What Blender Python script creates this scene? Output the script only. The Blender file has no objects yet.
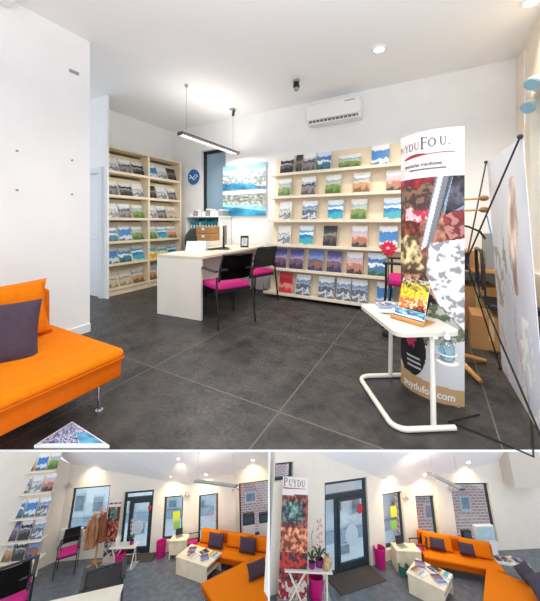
import bpy, bmesh, math, random
from mathutils import Matrix, Vector, noise
R = math.radians
sc = bpy.context.scene
COL = sc.collection
rnd = random.Random(7)

# ------------------------------------------------------------------ materials
def lin(c):
    return tuple((x/12.92 if x <= .04045 else ((x+.055)/1.055)**2.4) for x in [v/255 for v in c])

MATS = {}
def mat(name, rgb, rough=.55, metal=0.0, var=.0, scale=8.0, bump=0.0, bscale=60.0, spec=.5, rgb2=None, emit=0.0, coat=0.0):
    if name in MATS: return MATS[name]
    m = bpy.data.materials.new(name); m.use_nodes = True
    nt = m.node_tree; b = nt.nodes['Principled BSDF']
    c = lin(rgb)
    b.inputs['Base Color'].default_value = (*c, 1)
    b.inputs['Roughness'].default_value = rough
    b.inputs['Metallic'].default_value = metal
    b.inputs['Specular IOR Level'].default_value = spec
    if coat: b.inputs['Coat Weight'].default_value = coat
    if emit:
        b.inputs['Emission Color'].default_value = (*c, 1); b.inputs['Emission Strength'].default_value = emit
    tc = nt.nodes.new('ShaderNodeTexCoord')
    if var or rgb2:
        n = nt.nodes.new('ShaderNodeTexNoise'); n.inputs['Scale'].default_value = scale; n.inputs['Detail'].default_value = 5
        nt.links.new(tc.outputs['Object'], n.inputs['Vector'])
        r = nt.nodes.new('ShaderNodeValToRGB')
        c2 = lin(rgb2) if rgb2 else tuple(min(1, v*(1+var)) for v in c)
        c1 = c if rgb2 else tuple(v*(1-var) for v in c)
        r.color_ramp.elements[0].position = .32; r.color_ramp.elements[1].position = .68
        r.color_ramp.elements[0].color = (*c1, 1); r.color_ramp.elements[1].color = (*c2, 1)
        nt.links.new(n.outputs['Fac'], r.inputs['Fac']); nt.links.new(r.outputs['Color'], b.inputs['Base Color'])
    if bump:
        n2 = nt.nodes.new('ShaderNodeTexNoise'); n2.inputs['Scale'].default_value = bscale; n2.inputs['Detail'].default_value = 4
        nt.links.new(tc.outputs['Object'], n2.inputs['Vector'])
        bp = nt.nodes.new('ShaderNodeBump'); bp.inputs['Strength'].default_value = bump; bp.inputs['Distance'].default_value = .01
        nt.links.new(n2.outputs['Fac'], bp.inputs['Height']); nt.links.new(bp.outputs['Normal'], b.inputs['Normal'])
    MATS[name] = m
    return m

def glass_mat(name, tint=(235, 243, 246), gloss=.12):
    if name in MATS: return MATS[name]
    m = bpy.data.materials.new(name); m.use_nodes = True
    nt = m.node_tree; nt.nodes.clear()
    o = nt.nodes.new('ShaderNodeOutputMaterial'); mx = nt.nodes.new('ShaderNodeMixShader')
    t = nt.nodes.new('ShaderNodeBsdfTransparent'); g = nt.nodes.new('ShaderNodeBsdfGlossy')
    t.inputs['Color'].default_value = (*lin(tint), 1); g.inputs['Roughness'].default_value = .03
    mx.inputs['Fac'].default_value = gloss
    nt.links.new(t.outputs[0], mx.inputs[1]); nt.links.new(g.outputs[0], mx.inputs[2]); nt.links.new(mx.outputs[0], o.inputs[0])
    MATS[name] = m
    return m

def attr_mat(name, rough=.45):
    m = bpy.data.materials.new(name); m.use_nodes = True
    nt = m.node_tree; b = nt.nodes['Principled BSDF']
    a = nt.nodes.new('ShaderNodeAttribute'); a.attribute_name = 'print'
    nt.links.new(a.outputs['Color'], b.inputs['Base Color']); b.inputs['Roughness'].default_value = rough
    return m
PRINT = attr_mat('printed_surface')

def tile_mat(name, rgb_a, rgb_b, grout, tile, ox=0, oy=0, rough=(.3, .6), gw=.006):
    m = bpy.data.materials.new(name); m.use_nodes = True
    nt = m.node_tree; b = nt.nodes['Principled BSDF']; L = nt.links
    tc = nt.nodes.new('ShaderNodeTexCoord'); mp = nt.nodes.new('ShaderNodeMapping')
    mp.inputs['Location'].default_value = (ox, oy, 0)
    L.new(tc.outputs['Object'], mp.inputs['Vector'])
    br = nt.nodes.new('ShaderNodeTexBrick'); br.offset = 0; br.inputs['Scale'].default_value = 1
    br.inputs['Brick Width'].default_value = tile; br.inputs['Row Height'].default_value = tile
    br.inputs['Mortar Size'].default_value = gw; br.inputs['Mortar Smooth'].default_value = .2
    br.inputs['Color1'].default_value = (1, 1, 1, 1); br.inputs['Color2'].default_value = (.8, .8, .8, 1); br.inputs['Mortar'].default_value = (0, 0, 0, 1)
    L.new(mp.outputs[0], br.inputs['Vector'])
    n = nt.nodes.new('ShaderNodeTexNoise'); n.inputs['Scale'].default_value = 5; n.inputs['Detail'].default_value = 9; n.inputs['Roughness'].default_value = .72
    L.new(tc.outputs['Object'], n.inputs['Vector'])
    r = nt.nodes.new('ShaderNodeValToRGB'); r.color_ramp.elements[0].position = .36; r.color_ramp.elements[1].position = .68
    r.color_ramp.elements[0].color = (*lin(rgb_a), 1); r.color_ramp.elements[1].color = (*lin(rgb_b), 1)
    L.new(n.outputs['Fac'], r.inputs['Fac'])
    mx = nt.nodes.new('ShaderNodeMix'); mx.data_type = 'RGBA'
    L.new(br.outputs['Fac'], mx.inputs['Factor']); L.new(r.outputs[0], mx.inputs['A']); mx.inputs['B'].default_value = (*lin(grout), 1)
    L.new(mx.outputs['Result'], b.inputs['Base Color'])
    n3 = nt.nodes.new('ShaderNodeTexNoise'); n3.inputs['Scale'].default_value = 42; n3.inputs['Detail'].default_value = 6
    L.new(tc.outputs['Object'], n3.inputs['Vector'])
    mr = nt.nodes.new('ShaderNodeMapRange'); mr.inputs['To Min'].default_value = rough[0]; mr.inputs['To Max'].default_value = rough[1]
    mr.inputs['From Min'].default_value = .3; mr.inputs['From Max'].default_value = .7
    L.new(n3.outputs['Fac'], mr.inputs['Value']); L.new(mr.outputs[0], b.inputs['Roughness'])
    bp = nt.nodes.new('ShaderNodeBump'); bp.inputs['Strength'].default_value = .25; bp.inputs['Distance'].default_value = .01
    L.new(n3.outputs['Fac'], bp.inputs['Height']); L.new(bp.outputs[0], b.inputs['Normal'])
    return m

def cover_mat(name, stops, amt=.25, sc_=3.2, const=False):
    """printed picture: colour bands over the height, edges broken by noise"""
    if name in MATS: return MATS[name]
    m = bpy.data.materials.new(name); m.use_nodes = True
    nt = m.node_tree; b = nt.nodes['Principled BSDF']; L = nt.links
    b.inputs['Roughness'].default_value = .35
    tc = nt.nodes.new('ShaderNodeTexCoord')
    sp = nt.nodes.new('ShaderNodeSeparateXYZ'); L.new(tc.outputs['Generated'], sp.inputs[0])
    n = nt.nodes.new('ShaderNodeTexNoise'); n.inputs['Scale'].default_value = sc_; n.inputs['Detail'].default_value = 5
    L.new(tc.outputs['Generated'], n.inputs['Vector'])
    ma = nt.nodes.new('ShaderNodeMath'); ma.operation = 'MULTIPLY_ADD'
    L.new(n.outputs['Fac'], ma.inputs[0]); ma.inputs[1].default_value = amt*2
    L.new(sp.outputs['Z'], ma.inputs[2])
    s2 = nt.nodes.new('ShaderNodeMath'); s2.operation = 'SUBTRACT'; s2.inputs[1].default_value = amt
    L.new(ma.outputs[0], s2.inputs[0])
    # the masthead band keeps a straight edge
    gt = nt.nodes.new('ShaderNodeMath'); gt.operation = 'GREATER_THAN'; gt.inputs[1].default_value = .8
    L.new(sp.outputs['Z'], gt.inputs[0])
    mix = nt.nodes.new('ShaderNodeMix'); mix.data_type = 'FLOAT'
    L.new(gt.outputs[0], mix.inputs['Factor']); L.new(s2.outputs[0], mix.inputs['A']); L.new(sp.outputs['Z'], mix.inputs['B'])
    r = nt.nodes.new('ShaderNodeValToRGB'); cr = r.color_ramp
    cr.interpolation = 'CONSTANT' if const else 'LINEAR'
    while len(cr.elements) > 1: cr.elements.remove(cr.elements[-1])
    cr.elements[0].position = stops[0][0]; cr.elements[0].color = (*lin(stops[0][1]), 1)
    pc = stops[0][1]
    for p, c in stops[1:]:
        e = cr.elements.new(max(0, p-.04)); e.color = (*lin(pc), 1)
        e = cr.elements.new(p); e.color = (*lin(c), 1); pc = c
    L.new(mix.outputs[0], r.inputs['Fac'])
    n2 = nt.nodes.new('ShaderNodeTexNoise'); n2.inputs['Scale'].default_value = 22; n2.inputs['Detail'].default_value = 5
    L.new(tc.outputs['Generated'], n2.inputs['Vector'])
    hs = nt.nodes.new('ShaderNodeHueSaturation'); L.new(r.outputs[0], hs.inputs['Color'])
    mr = nt.nodes.new('ShaderNodeMapRange'); mr.inputs['From Min'].default_value = .3; mr.inputs['From Max'].default_value = .7
    mr.inputs['To Min'].default_value = .62; mr.inputs['To Max'].default_value = 1.2
    L.new(n2.outputs['Fac'], mr.inputs['Value']); L.new(mr.outputs[0], hs.inputs['Value'])
    L.new(hs.outputs[0], b.inputs['Base Color'])
    MATS[name] = m
    return m

# ------------------------------------------------------------------ mesh builder
class MB:
    def __init__(self): self.bm = bmesh.new()
    def _xf(self, vs, M):
        if M is not None: bmesh.ops.transform(self.bm, matrix=M, verts=vs)
    def box(self, x0, x1, y0, y1, z0, z1, M=None, bev=0.0, seg=2):
        g = bmesh.ops.create_cube(self.bm, size=1)['verts']
        for v in g: v.co = Vector(((x0+x1)/2+v.co.x*(x1-x0), (y0+y1)/2+v.co.y*(y1-y0), (z0+z1)/2+v.co.z*(z1-z0)))
        if bev:
            es = list({e for v in g for e in v.link_edges})
            r = bmesh.ops.bevel(self.bm, geom=es, offset=bev, segments=seg, affect='EDGES', profile=.5)
            g = list({v for f in r['faces'] for v in f.verts} | {v for v in g if v.is_valid})
        self._xf(g, M); return self
    def cyl(self, p0, p1, r0, r1=None, n=16, caps=True):
        p0, p1 = Vector(p0), Vector(p1); r1 = r0 if r1 is None else r1
        d = p1-p0; L = d.length
        M = Matrix.Translation((p0+p1)/2) @ d.to_track_quat('Z', 'Y').to_matrix().to_4x4()
        bmesh.ops.create_cone(self.bm, cap_ends=caps, segments=n, radius1=max(r0, 1e-5), radius2=max(r1, 1e-5), depth=L, matrix=M)
        return self
    def ball(self, c, r, sx=1, sy=1, sz=1, u=16, v=10, M=None):
        m = Matrix.Translation(c) @ Matrix.Diagonal((sx*r, sy*r, sz*r, 1))
        g = bmesh.ops.create_uvsphere(self.bm, u_segments=u, v_segments=v, radius=1, matrix=m)['verts']
        self._xf(g, M); return self
    def tube(self, pts, r, n=8, closed=False, rad=None):
        pts = [Vector(p) for p in pts]; N = len(pts); rings = []
        up = None
        for i, p in enumerate(pts):
            a = pts[(i-1) % N] if (closed or i > 0) else p
            b = pts[(i+1) % N] if (closed or i < N-1) else p
            t = (b-a).normalized()
            if up is None:
                up = Vector((0, 0, 1)) if abs(t.z) < .9 else Vector((1, 0, 0))
            s = t.cross(up)
            if s.length < 1e-4: s = t.orthogonal()
            s.normalize(); up = s.cross(t).normalized()
            rr = rad[i] if rad else r
            rings.append([self.bm.verts.new(p+(s*math.cos(2*math.pi*k/n)+up*math.sin(2*math.pi*k/n))*rr) for k in range(n)])
        for i in range(N if closed else N-1):
            A, B = rings[i], rings[(i+1) % N]
            for k in range(n):
                try: self.bm.faces.new((A[k], A[(k+1) % n], B[(k+1) % n], B[k]))
                except ValueError: pass
        if not closed:
            self.bm.faces.new(rings[0][::-1]); self.bm.faces.new(rings[-1])
        return self
    def prism(self, poly, z0, z1, M=None):
        a = [self.bm.verts.new((x, y, z0)) for x, y in poly]; b = [self.bm.verts.new((x, y, z1)) for x, y in poly]
        n = len(poly)
        self.bm.faces.new(a[::-1]); self.bm.faces.new(b)
        for i in range(n): self.bm.faces.new((a[i], a[(i+1) % n], b[(i+1) % n], b[i]))
        self._xf(a+b, M); return self
    def slab(self, pts, off):
        """a polygon of 3D points given a thickness by the vector off"""
        off = Vector(off)
        a = [self.bm.verts.new(Vector(p)) for p in pts]; b = [self.bm.verts.new(Vector(p)+off) for p in pts]
        n = len(pts); self.bm.faces.new(a[::-1]); self.bm.faces.new(b)
        for i in range(n): self.bm.faces.new((a[i], a[(i+1) % n], b[(i+1) % n], b[i]))
        return self
    def lathe(self, prof, c=(0, 0, 0), n=20):
        rings = [[self.bm.verts.new((c[0]+r*math.cos(2*math.pi*k/n), c[1]+r*math.sin(2*math.pi*k/n), c[2]+z)) for k in range(n)] for r, z in prof]
        for A, B in zip(rings, rings[1:]):
            for k in range(n): self.bm.faces.new((A[k], A[(k+1) % n], B[(k+1) % n], B[k]))
        self.bm.faces.new(rings[0][::-1]); self.bm.faces.new(rings[-1]); return self
    def pillow(self, w, h, t, M=None, nu=16, pw=.55, sag=0.0):
        """a stuffed cushion: w along x, h along z, t thick in y, corners pulled out"""
        vs = []
        for s in (-1, 1):
            g = []
            for i in range(nu+1):
                row = []
                for j in range(nu+1):
                    u, v = i/nu*2-1, j/nu*2-1
                    k = max(0, (1-u**4)*(1-v**4))**pw
                    pin = 1-.07*(1-abs(u)**2)*abs(v)**3; pin2 = 1-.07*(1-abs(v)**2)*abs(u)**3
                    row.append(self.bm.verts.new((u*w/2*pin2, s*(t/2*k+.004), v*h/2*pin+sag*(1-u*u)*k)))
                g.append(row)
            for i in range(nu):
                for j in range(nu):
                    q = (g[i][j], g[i+1][j], g[i+1][j+1], g[i][j+1])
                    self.bm.faces.new(q if s < 0 else q[::-1])
            vs.append(g)
        A, B = vs
        ring = [(i, 0) for i in range(nu)]+[(nu, j) for j in range(nu)]+[(i, nu) for i in range(nu, 0, -1)]+[(0, j) for j in range(nu, 0, -1)]
        for a, b in zip(ring, ring[1:]+ring[:1]):
            self.bm.faces.new((A[a[0]][a[1]], B[a[0]][a[1]], B[b[0]][b[1]], A[b[0]][b[1]]))
        self._xf([v for g in vs for r in g for v in r], M); return self
    def build(self, name, material, parent=None, smooth=False, M=None):
        bmesh.ops.recalc_face_normals(self.bm, faces=self.bm.faces)
        me = bpy.data.meshes.new(name); self.bm.to_mesh(me); self.bm.free()
        for m in (material if isinstance(material, (list, tuple)) else [material]): me.materials.append(m)
        if smooth:
            me.polygons.foreach_set('use_smooth', [True]*len(me.polygons))
            try: me.set_sharp_from_angle(angle=R(40))
            except Exception: pass
        o = bpy.data.objects.new(name, me); COL.objects.link(o)
        if parent is not None: o.parent = parent
        elif M is not None: o.matrix_world = M
        return o

SET = [Matrix.Identity(4)]            # the room being furnished: its floor's place and tilt
def at(x, y, z=0, rz=0, rx=0, ry=0):
    return SET[0] @ Matrix.Translation((x, y, z)) @ Matrix.Rotation(R(rz), 4, 'Z') @ Matrix.Rotation(R(rx), 4, 'X') @ Matrix.Rotation(R(ry), 4, 'Y')
def tag(o, label, cat, group=None, kind=None):
    if label: o['label'] = label
    if cat: o['category'] = cat
    if group: o['group'] = group
    if kind: o['kind'] = kind
    return o
def thing(name, M, label, cat, group=None):
    o = bpy.data.objects.new(name, None); o.empty_display_size = .1; COL.objects.link(o); o.matrix_world = M
    return tag(o, label, cat, group)
def struct(name, mb, m, M=None, parent=None):
    o = mb.build(name, m, parent, M=SET[0] if M is None and parent is None else M)
    o['kind'] = 'structure'; return o
def copy_tree(o, M=None, label=None, group=None, parent=None):
    c = o.copy(); COL.objects.link(c)
    if parent is not None: c.parent = parent
    for ch in list(o.children): copy_tree(ch, parent=c)
    if M is not None: c.matrix_world = M
    if label: c['label'] = label
    if group: c['group'] = group
    return c

def printed(name, surf, nu, nv, paint, parent=None, M=None, back=None, material=None):
    """a printed sheet: grid over (u,v) in 0..1 placed by surf(u,v); paint(u,v) gives the ink"""
    bm = bmesh.new(); g = [[bm.verts.new(surf(i/nu, j/nv)) for j in range(nv+1)] for i in range(nu+1)]
    cl = bm.loops.layers.color.new('print') if False else None
    fs = []
    for i in range(nu):
        for j in range(nv):
            fs.append((bm.faces.new((g[i][j], g[i+1][j], g[i+1][j+1], g[i][j+1])), (i+.5)/nu, (j+.5)/nv))
    me = bpy.data.meshes.new(name); bm.to_mesh(me)
    cols = [(*lin(paint(u, v)), 1.0) for _, u, v in fs]; bm.free()
    a = me.attributes.new('print', 'FLOAT_COLOR', 'FACE')
    for i, c in enumerate(cols): a.data[i].color = c
    me.materials.append(material or PRINT)
    o = bpy.data.objects.new(name, me); COL.objects.link(o)
    if parent is not None: o.parent = parent
    elif M is not None: o.matrix_world = M
    return o
def pick(poly, u, v):
    ins = False; n = len(poly); j = n-1
    for i in range(n):
        (xi, yi), (xj, yj) = poly[i], poly[j]
        if (yi > v) != (yj > v) and u < (xj-xi)*(v-yi)/(yj-yi)+xi: ins = not ins
        j = i
    return ins
def nz(u, v, s, seed=0): return noise.fractal(Vector((u*s, v*s, seed*7.3)), 1.0, 2.0, 4)
def mixc(a, b, k):
    k = max(0, min(1, k)); return tuple(x+(y-x)*k for x, y in zip(a, b))
def soft(m_, t, a, b, w_=.09): return mixc(b, a, (m_-t)/w_+.5)
def jit(c, k): return tuple(max(0, min(255, x*(1+k))) for x in c)

# ------------------------------------------------------------------ lettering
SER = {  # serif capitals as strokes (x0,y0,x1,y1,weight) in a box one unit high
 'P': (.58, [(.14, 0, .14, 1, .13), (.14, .96, .36, .96, .06), (.36, .96, .5, .84, .09), (.5, .84, .5, .66, .12), (.5, .66, .36, .5, .09), (.36, .5, .14, .5, .06), (.03, .02, .26, .02, .05), (.03, .98, .2, .98, .05)]),
 'U': (.76, [(.15, 1, .15, .3, .12), (.15, .3, .26, .08, .1), (.26, .08, .42, .03, .08), (.42, .03, .56, .12, .07), (.56, .12, .6, .35, .06), (.6, .35, .6, 1, .06), (.03, .98, .28, .98, .05), (.5, .98, .72, .98, .05)]),
 'Y': (.7, [(.1, 1, .36, .5, .13), (.6, 1, .36, .5, .06), (.36, .5, .36, 0, .12), (.24, .02, .48, .02, .05), (.0, .98, .24, .98, .05), (.5, .98, .7, .98, .05)]),
 'D': (.78, [(.14, 0, .14, 1, .13), (.14, .97, .42, .95, .06), (.42, .95, .6, .78, .09), (.6, .78, .65, .5, .13), (.65, .5, .6, .22, .13), (.6, .22, .42, .05, .09), (.42, .05, .14, .03, .06)]),
 'F': (.56, [(.14, 0, .14, 1, .13), (.03, .97, .52, .97, .07), (.14, .53, .42, .53, .06), (.51, .98, .51, .82, .05), (.42, .62, .42, .44, .05), (.03, .02, .28, .02, .05)]),
 'O': (.84, [(.08, .5, .16, .2, .13), (.16, .2, .42, .02, .09), (.42, .02, .68, .2, .09), (.68, .2, .76, .5, .13), (.76, .5, .68, .8, .13), (.68, .8, .42, .98, .09), (.42, .98, .16, .8, .09), (.16, .8, .08, .5, .13)]),
 '.': (.2, [(.05, .06, .15, .06, .12)]), ' ': (.3, [])}
def serif(mb, words, surf, d):
    """words: list of (text, x, y, height); surf(x,y,d) puts a point of the flat sheet in space"""
    for text, x, y, h in words:
        for ch in text:
            w, st = SER[ch]
            for x0, y0, x1, y1, t in st:
                dx, dy = x1-x0, y1-y0; L = math.hypot(dx, dy); nx, ny = -dy/L*t/2, dx/L*t/2
                ex, ey = dx/L*t*.2, dy/L*t*.2
                q = [(x0-ex+nx, y0-ey+ny), (x1+ex+nx, y1+ey+ny), (x1+ex-nx, y1+ey-ny), (x0-ex-nx, y0-ey-ny)]
                mb.bm.faces.new([mb.bm.verts.new(surf(x+a*h, y+b*h, d)) for a, b in q])
            x += (w+.06)*h
def typed(text, size, name, material, parent, surf, d, shear=0, bold=0.0, align='LEFT'):
    cu = bpy.data.curves.new(name, 'FONT'); cu.body = text; cu.size = size; cu.align_x = align; cu.shear = shear; cu.offset = bold
    cu.resolution_u = 3
    t = bpy.data.objects.new(name, cu); COL.objects.link(t)
    dg = bpy.context.evaluated_depsgraph_get()
    me = bpy.data.meshes.new_from_object(t.evaluated_get(dg)); bpy.data.objects.remove(t); bpy.data.curves.remove(cu)
    for v in me.vertices: v.co = surf(v.co.x, v.co.y, d)
    me.materials.clear(); me.materials.append(material)
    o = bpy.data.objects.new(name, me); COL.objects.link(o); o.parent = parent
    return o
EXPOSURE, WORLD, FRONT, UP = .42, 1.0, 31, 50
# ================================================================== camera
CH = 1.25                                           # eye height
HEAD = R(28.9)
cam = bpy.data.cameras.new('camera'); cam.sensor_fit = 'HORIZONTAL'; cam.sensor_width = 36
cam.lens = 36*290/540; cam.shift_y = -.1454; cam.clip_start = .05; cam.clip_end = 300
co = bpy.data.objects.new('camera', cam); COL.objects.link(co)
co.location = (0, 0, CH); co.rotation_euler = (R(90), 0, HEAD); sc.camera = co
sc.view_settings.view_transform = 'Standard'; sc.view_settings.look = 'None'; sc.view_settings.gamma = 1
sc.view_settings.exposure = EXPOSURE; sc.view_settings.use_curve_mapping = False
def cw(x, d):                                       # steps right and ahead of the viewer's spot -> floor plan
    return (x*math.cos(HEAD)-d*math.sin(HEAD), x*math.sin(HEAD)+d*math.cos(HEAD))
w = bpy.data.worlds.new('daylight'); sc.world = w; w.use_nodes = True
w.node_tree.nodes['Background'].inputs[0].default_value = (*lin((236, 244, 255)), 1)
w.node_tree.nodes['Background'].inputs[1].default_value = WORLD

# ------------------------------------------------------------------ shared materials
WALL = mat('wall_paint', (242, 241, 239), .7, var=.02, scale=3)
WARM = mat('wall_paint_warm', (240, 228, 208), .7, var=.02, scale=3)
CEIL = mat('ceiling_paint', (247, 247, 246), .8)
WHITE = mat('white_lacquer', (240, 240, 238), .4)
TRIMW = mat('trim_white', (232, 234, 236), .5)
BIRCH = mat('pale_birch', (238, 220, 190), .5, var=.06, scale=4)
LAMI = mat('pale_laminate', (238, 230, 218), .45, var=.03, scale=3)
LAMI2 = mat('pale_laminate_top', (224, 212, 190), .4, var=.04, scale=3)
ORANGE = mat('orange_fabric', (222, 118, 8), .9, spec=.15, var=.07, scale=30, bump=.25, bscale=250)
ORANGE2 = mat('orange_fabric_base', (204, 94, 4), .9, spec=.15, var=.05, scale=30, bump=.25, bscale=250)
PURPLE = mat('plum_fabric', (66, 51, 66), .9, var=.1, scale=20, bump=.3, bscale=200)
CHROME = mat('chrome', (215, 215, 218), .15, 1.0)
ALU = mat('brushed_aluminium', (176, 176, 174), .4, .6)
BLACK = mat('black_plastic', (24, 24, 26), .4)
BLACKM = mat('black_mesh', (52, 48, 47), .7, var=.25, scale=90)
MAGENTA = mat('magenta_fabric', (196, 22, 120), .8, var=.08, scale=30)
PAPER = mat('page_edges', (238, 236, 230), .7)
CARD = mat('brown_cardboard', (176, 128, 78), .8, var=.06, scale=5)
WOODO = mat('honey_wood', (204, 148, 82), .5, var=.12, scale=5)
DARKF = mat('anthracite_frame', (44, 58, 66), .4)
GLASS = glass_mat('window_glass')
SLATE = tile_mat('slate_tiles', (37, 35, 36), (76, 72, 70), (98, 94, 90), 1.22, ox=.87+1.22*4, oy=-1.7+1.22*4, gw=.005, rough=(.3, .62))

# ------------------------------------------------------------------ magazine covers
CV = [
 cover_mat('cover_black_town', [(0, (30, 30, 34)), (.35, (90, 92, 98)), (.5, (200, 200, 205)), (.6, (24, 24, 28)), (.82, (235, 235, 235))], .35),
 cover_mat('cover_alpine_lake', [(0, (40, 90, 60)), (.22, (60, 120, 150)), (.42, (235, 240, 245)), (.58, (70, 130, 190)), (.82, (225, 238, 248))], .3),
 cover_mat('cover_blue_sky', [(0, (70, 110, 130)), (.2, (210, 220, 225)), (.35, (60, 130, 200)), (.82, (245, 245, 248))], .3),
 cover_mat('cover_green_valley', [(0, (70, 110, 50)), (.3, (130, 150, 80)), (.5, (190, 200, 170)), (.65, (150, 180, 200)), (.82, (240, 238, 230))], .35),
 cover_mat('cover_grey_street', [(0, (90, 86, 90)), (.3, (150, 140, 140)), (.5, (60, 60, 70)), (.65, (190, 195, 205)), (.82, (245, 245, 242))], .4),
 cover_mat('cover_sunset', [(0, (60, 50, 60)), (.25, (180, 120, 100)), (.45, (225, 180, 160)), (.6, (200, 190, 210)), (.82, (244, 240, 236))], .3),
 cover_mat('cover_harbour', [(0, (40, 60, 110)), (.25, (150, 100, 80)), (.42, (90, 90, 110)), (.55, (130, 150, 200)), (.8, (90, 110, 180))], .35),
 cover_mat('cover_red', [(0, (200, 60, 70)), (.3, (225, 150, 150)), (.45, (190, 50, 60)), (.8, (214, 70, 80))], .3),
 cover_mat('cover_snow_village', [(0, (96, 104, 116)), (.2, (206, 212, 220)), (.32, (92, 100, 116)), (.5, (176, 186, 200)), (.62, (120, 150, 190)), (.8, (240, 242, 244))], .45),
 cover_mat('cover_warm_roofs', [(0, (120, 90, 60)), (.3, (200, 150, 110)), (.5, (230, 210, 180)), (.64, (150, 170, 200)), (.82, (244, 240, 232))], .35),
 cover_mat('cover_dark_alley', [(0, (36, 34, 38)), (.3, (90, 80, 76)), (.5, (150, 140, 130)), (.65, (70, 70, 76)), (.84, (44, 44, 48))], .4),
 cover_mat('cover_white_sketch', [(0, (214, 214, 214)), (.2, (120, 128, 136)), (.35, (214, 216, 216)), (.5, (140, 146, 142)), (.6, (236, 236, 236))], .5),
 cover_mat('cover_sea', [(0, (220, 200, 160)), (.15, (60, 170, 190)), (.4, (30, 120, 180)), (.55, (230, 240, 245)), (.68, (90, 160, 215)), (.82, (235, 244, 250))], .25),
 cover_mat('cover_purple_dusk', [(0, (60, 50, 80)), (.3, (120, 90, 110)), (.5, (170, 150, 190)), (.65, (110, 110, 170)), (.82, (70, 70, 130))], .35),
 cover_mat('cover_yellow_beach', [(0, (240, 200, 80)), (.2, (230, 150, 60)), (.35, (245, 230, 170)), (.5, (80, 170, 180)), (.8, (235, 240, 230))], .35),
 cover_mat('cover_beige_house', [(0, (150, 130, 105)), (.25, (205, 190, 165)), (.5, (120, 110, 95)), (.6, (225, 215, 198)), (.8, (238, 234, 224))], .4)]
CVN = ['black town cover', 'alpine lake cover', 'blue sky cover', 'green valley cover', 'grey street cover', 'sunset cover', 'harbour cover', 'red cover',
       'snowy village cover', 'warm rooftops cover', 'dark alley cover', 'white sketch cover', 'turquoise sea cover', 'purple dusk cover', 'yellow beach cover', 'beige house cover']
_mag = {}
def magazine(M, wd, ht, k, label, group=None, th=.012, name='magazine'):
    """one issue standing on its foot, front towards -y"""
    key = (round(wd, 2), round(ht, 2), k, th)
    if key not in _mag:
        m = MB(); m.box(-wd/2, wd/2, 0, th, 0, ht)
        o = m.build(name, [PAPER, CV[k]])
        for p in o.data.polygons:
            if p.normal.y < -.9 or p.normal.y > .9: p.material_index = 1
        _mag[key] = o.data
    else:
        o = bpy.data.objects.new(name, _mag[key]); COL.objects.link(o)
    o.matrix_world = M
    return tag(o, label, 'magazine', group)
ORD = ['first', 'second', 'third', 'fourth', 'fifth', 'sixth', 'seventh', 'eighth', 'ninth', 'tenth']

# ================================================================== the front room: shell
SET[0] = Matrix.Identity(4)
H0 = 3.31
ED = 1.593                                          # the floor slab is cut off at this distance ahead
fa, fb = cw(-1.56, ED), cw(2.306, ED)
m = MB(); m.prism([fa, fb, (1.25, 5.0), (-6.2, 5.0), (-6.2, -.9), cw(-1.56, -.9)], -.0005, 0)
struct('floor', m, SLATE)
m = MB(); m.prism([fa, fb, (1.25, 5.0), (-6.2, 5.0), (-6.2, -.9), cw(-1.56, -.9)], -.013, -.0006)
struct('trim_1', m, WHITE)
m = MB(); m.prism([cw(-4.5, .9), cw(2.6, .9), (1.3, 5.0), (-6.2, 5.0), (-6.2, 0)], H0, H0+.1)
struct('ceiling', m, CEIL)
# back wall with the window opening
WX0, WX1, WZ0, WZ1 = -4.27, -3.62, .9, 2.76
m = MB()
m.box(-5.3, WX0, 4.7, 4.95, 0, H0).box(WX1, 1.25, 4.7, 4.95, 0, H0).box(WX0, WX1, 4.7, 4.95, WZ1, H0).box(WX0, WX1, 4.7, 4.95, 0, WZ0)
struct('wall_back', m, WALL)
m = MB(); m.box(-5.3, -5.15, 2.87, 4.7, 0, H0); struct('wall_left', m, WALL)
# the partition in front on the left, with screw heads and a small grey label
m = MB(); m.box(-3.61, -3.41, -.6, 1.91, 0, H0); struct('wall_partition', m, WALL)
m = MB()
m.box(-6.2, -5.66, 2.84, 2.87, 0, H0).box(-4.70, -4.58, 2.84, 2.87, 0, H0).box(-5.66, -4.70, 2.84, 2.87, 2.12, H0)
struct('wall_side', m, WALL)
d1 = MB().box(-5.66, -4.70, 2.86, 2.90, 0, 2.12).build('door_1', TRIMW); d1['kind'] = 'structure'
m = MB(); m.box(-4.77, -4.68, 2.80, 2.88, 0, 2.14, bev=.006).box(-5.68, -5.59, 2.80, 2.88, 0, 2.14, bev=.006).box(-5.69, -4.675, 2.794, 2.876, 2.06, 2.15, bev=.006)
m.build('door_frame', mat('door_casing', (222, 228, 230), .5), d1)
m = MB(); m.cyl((-4.82, 2.88, 1.0), (-4.82, 2.82, 1.0), .012).cyl((-4.82, 2.825, 1.0), (-4.94, 2.825, 1.0), .01); m.build('handle', CHROME, d1)
# right wall with the shop window
m = MB()
m.box(.95, 1.25, 4.12, 4.7, 0, H0).box(.95, 1.25, 2.5, 4.12, 2.62, H0).box(.95, 1.25, 2.5, 4.12, 0, .72).box(.95, 1.25, 2.5, 2.6, .72, 2.62)
struct('wall_right', m, WARM)
w1 = MB().box(1.12, 1.18, 4.06, 4.12, .72, 2.62).box(1.12, 1.18, 2.6, 2.66, .72, 2.62).box(1.12, 1.18, 2.66, 4.06, .72, .78).box(1.12, 1.18, 2.66, 4.06, 2.56, 2.62).build('window_1', DARKF)
w1['kind'] = 'structure'
MB().box(1.145, 1.155, 2.66, 4.06, .78, 2.56).build('pane', GLASS, w1)
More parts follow.
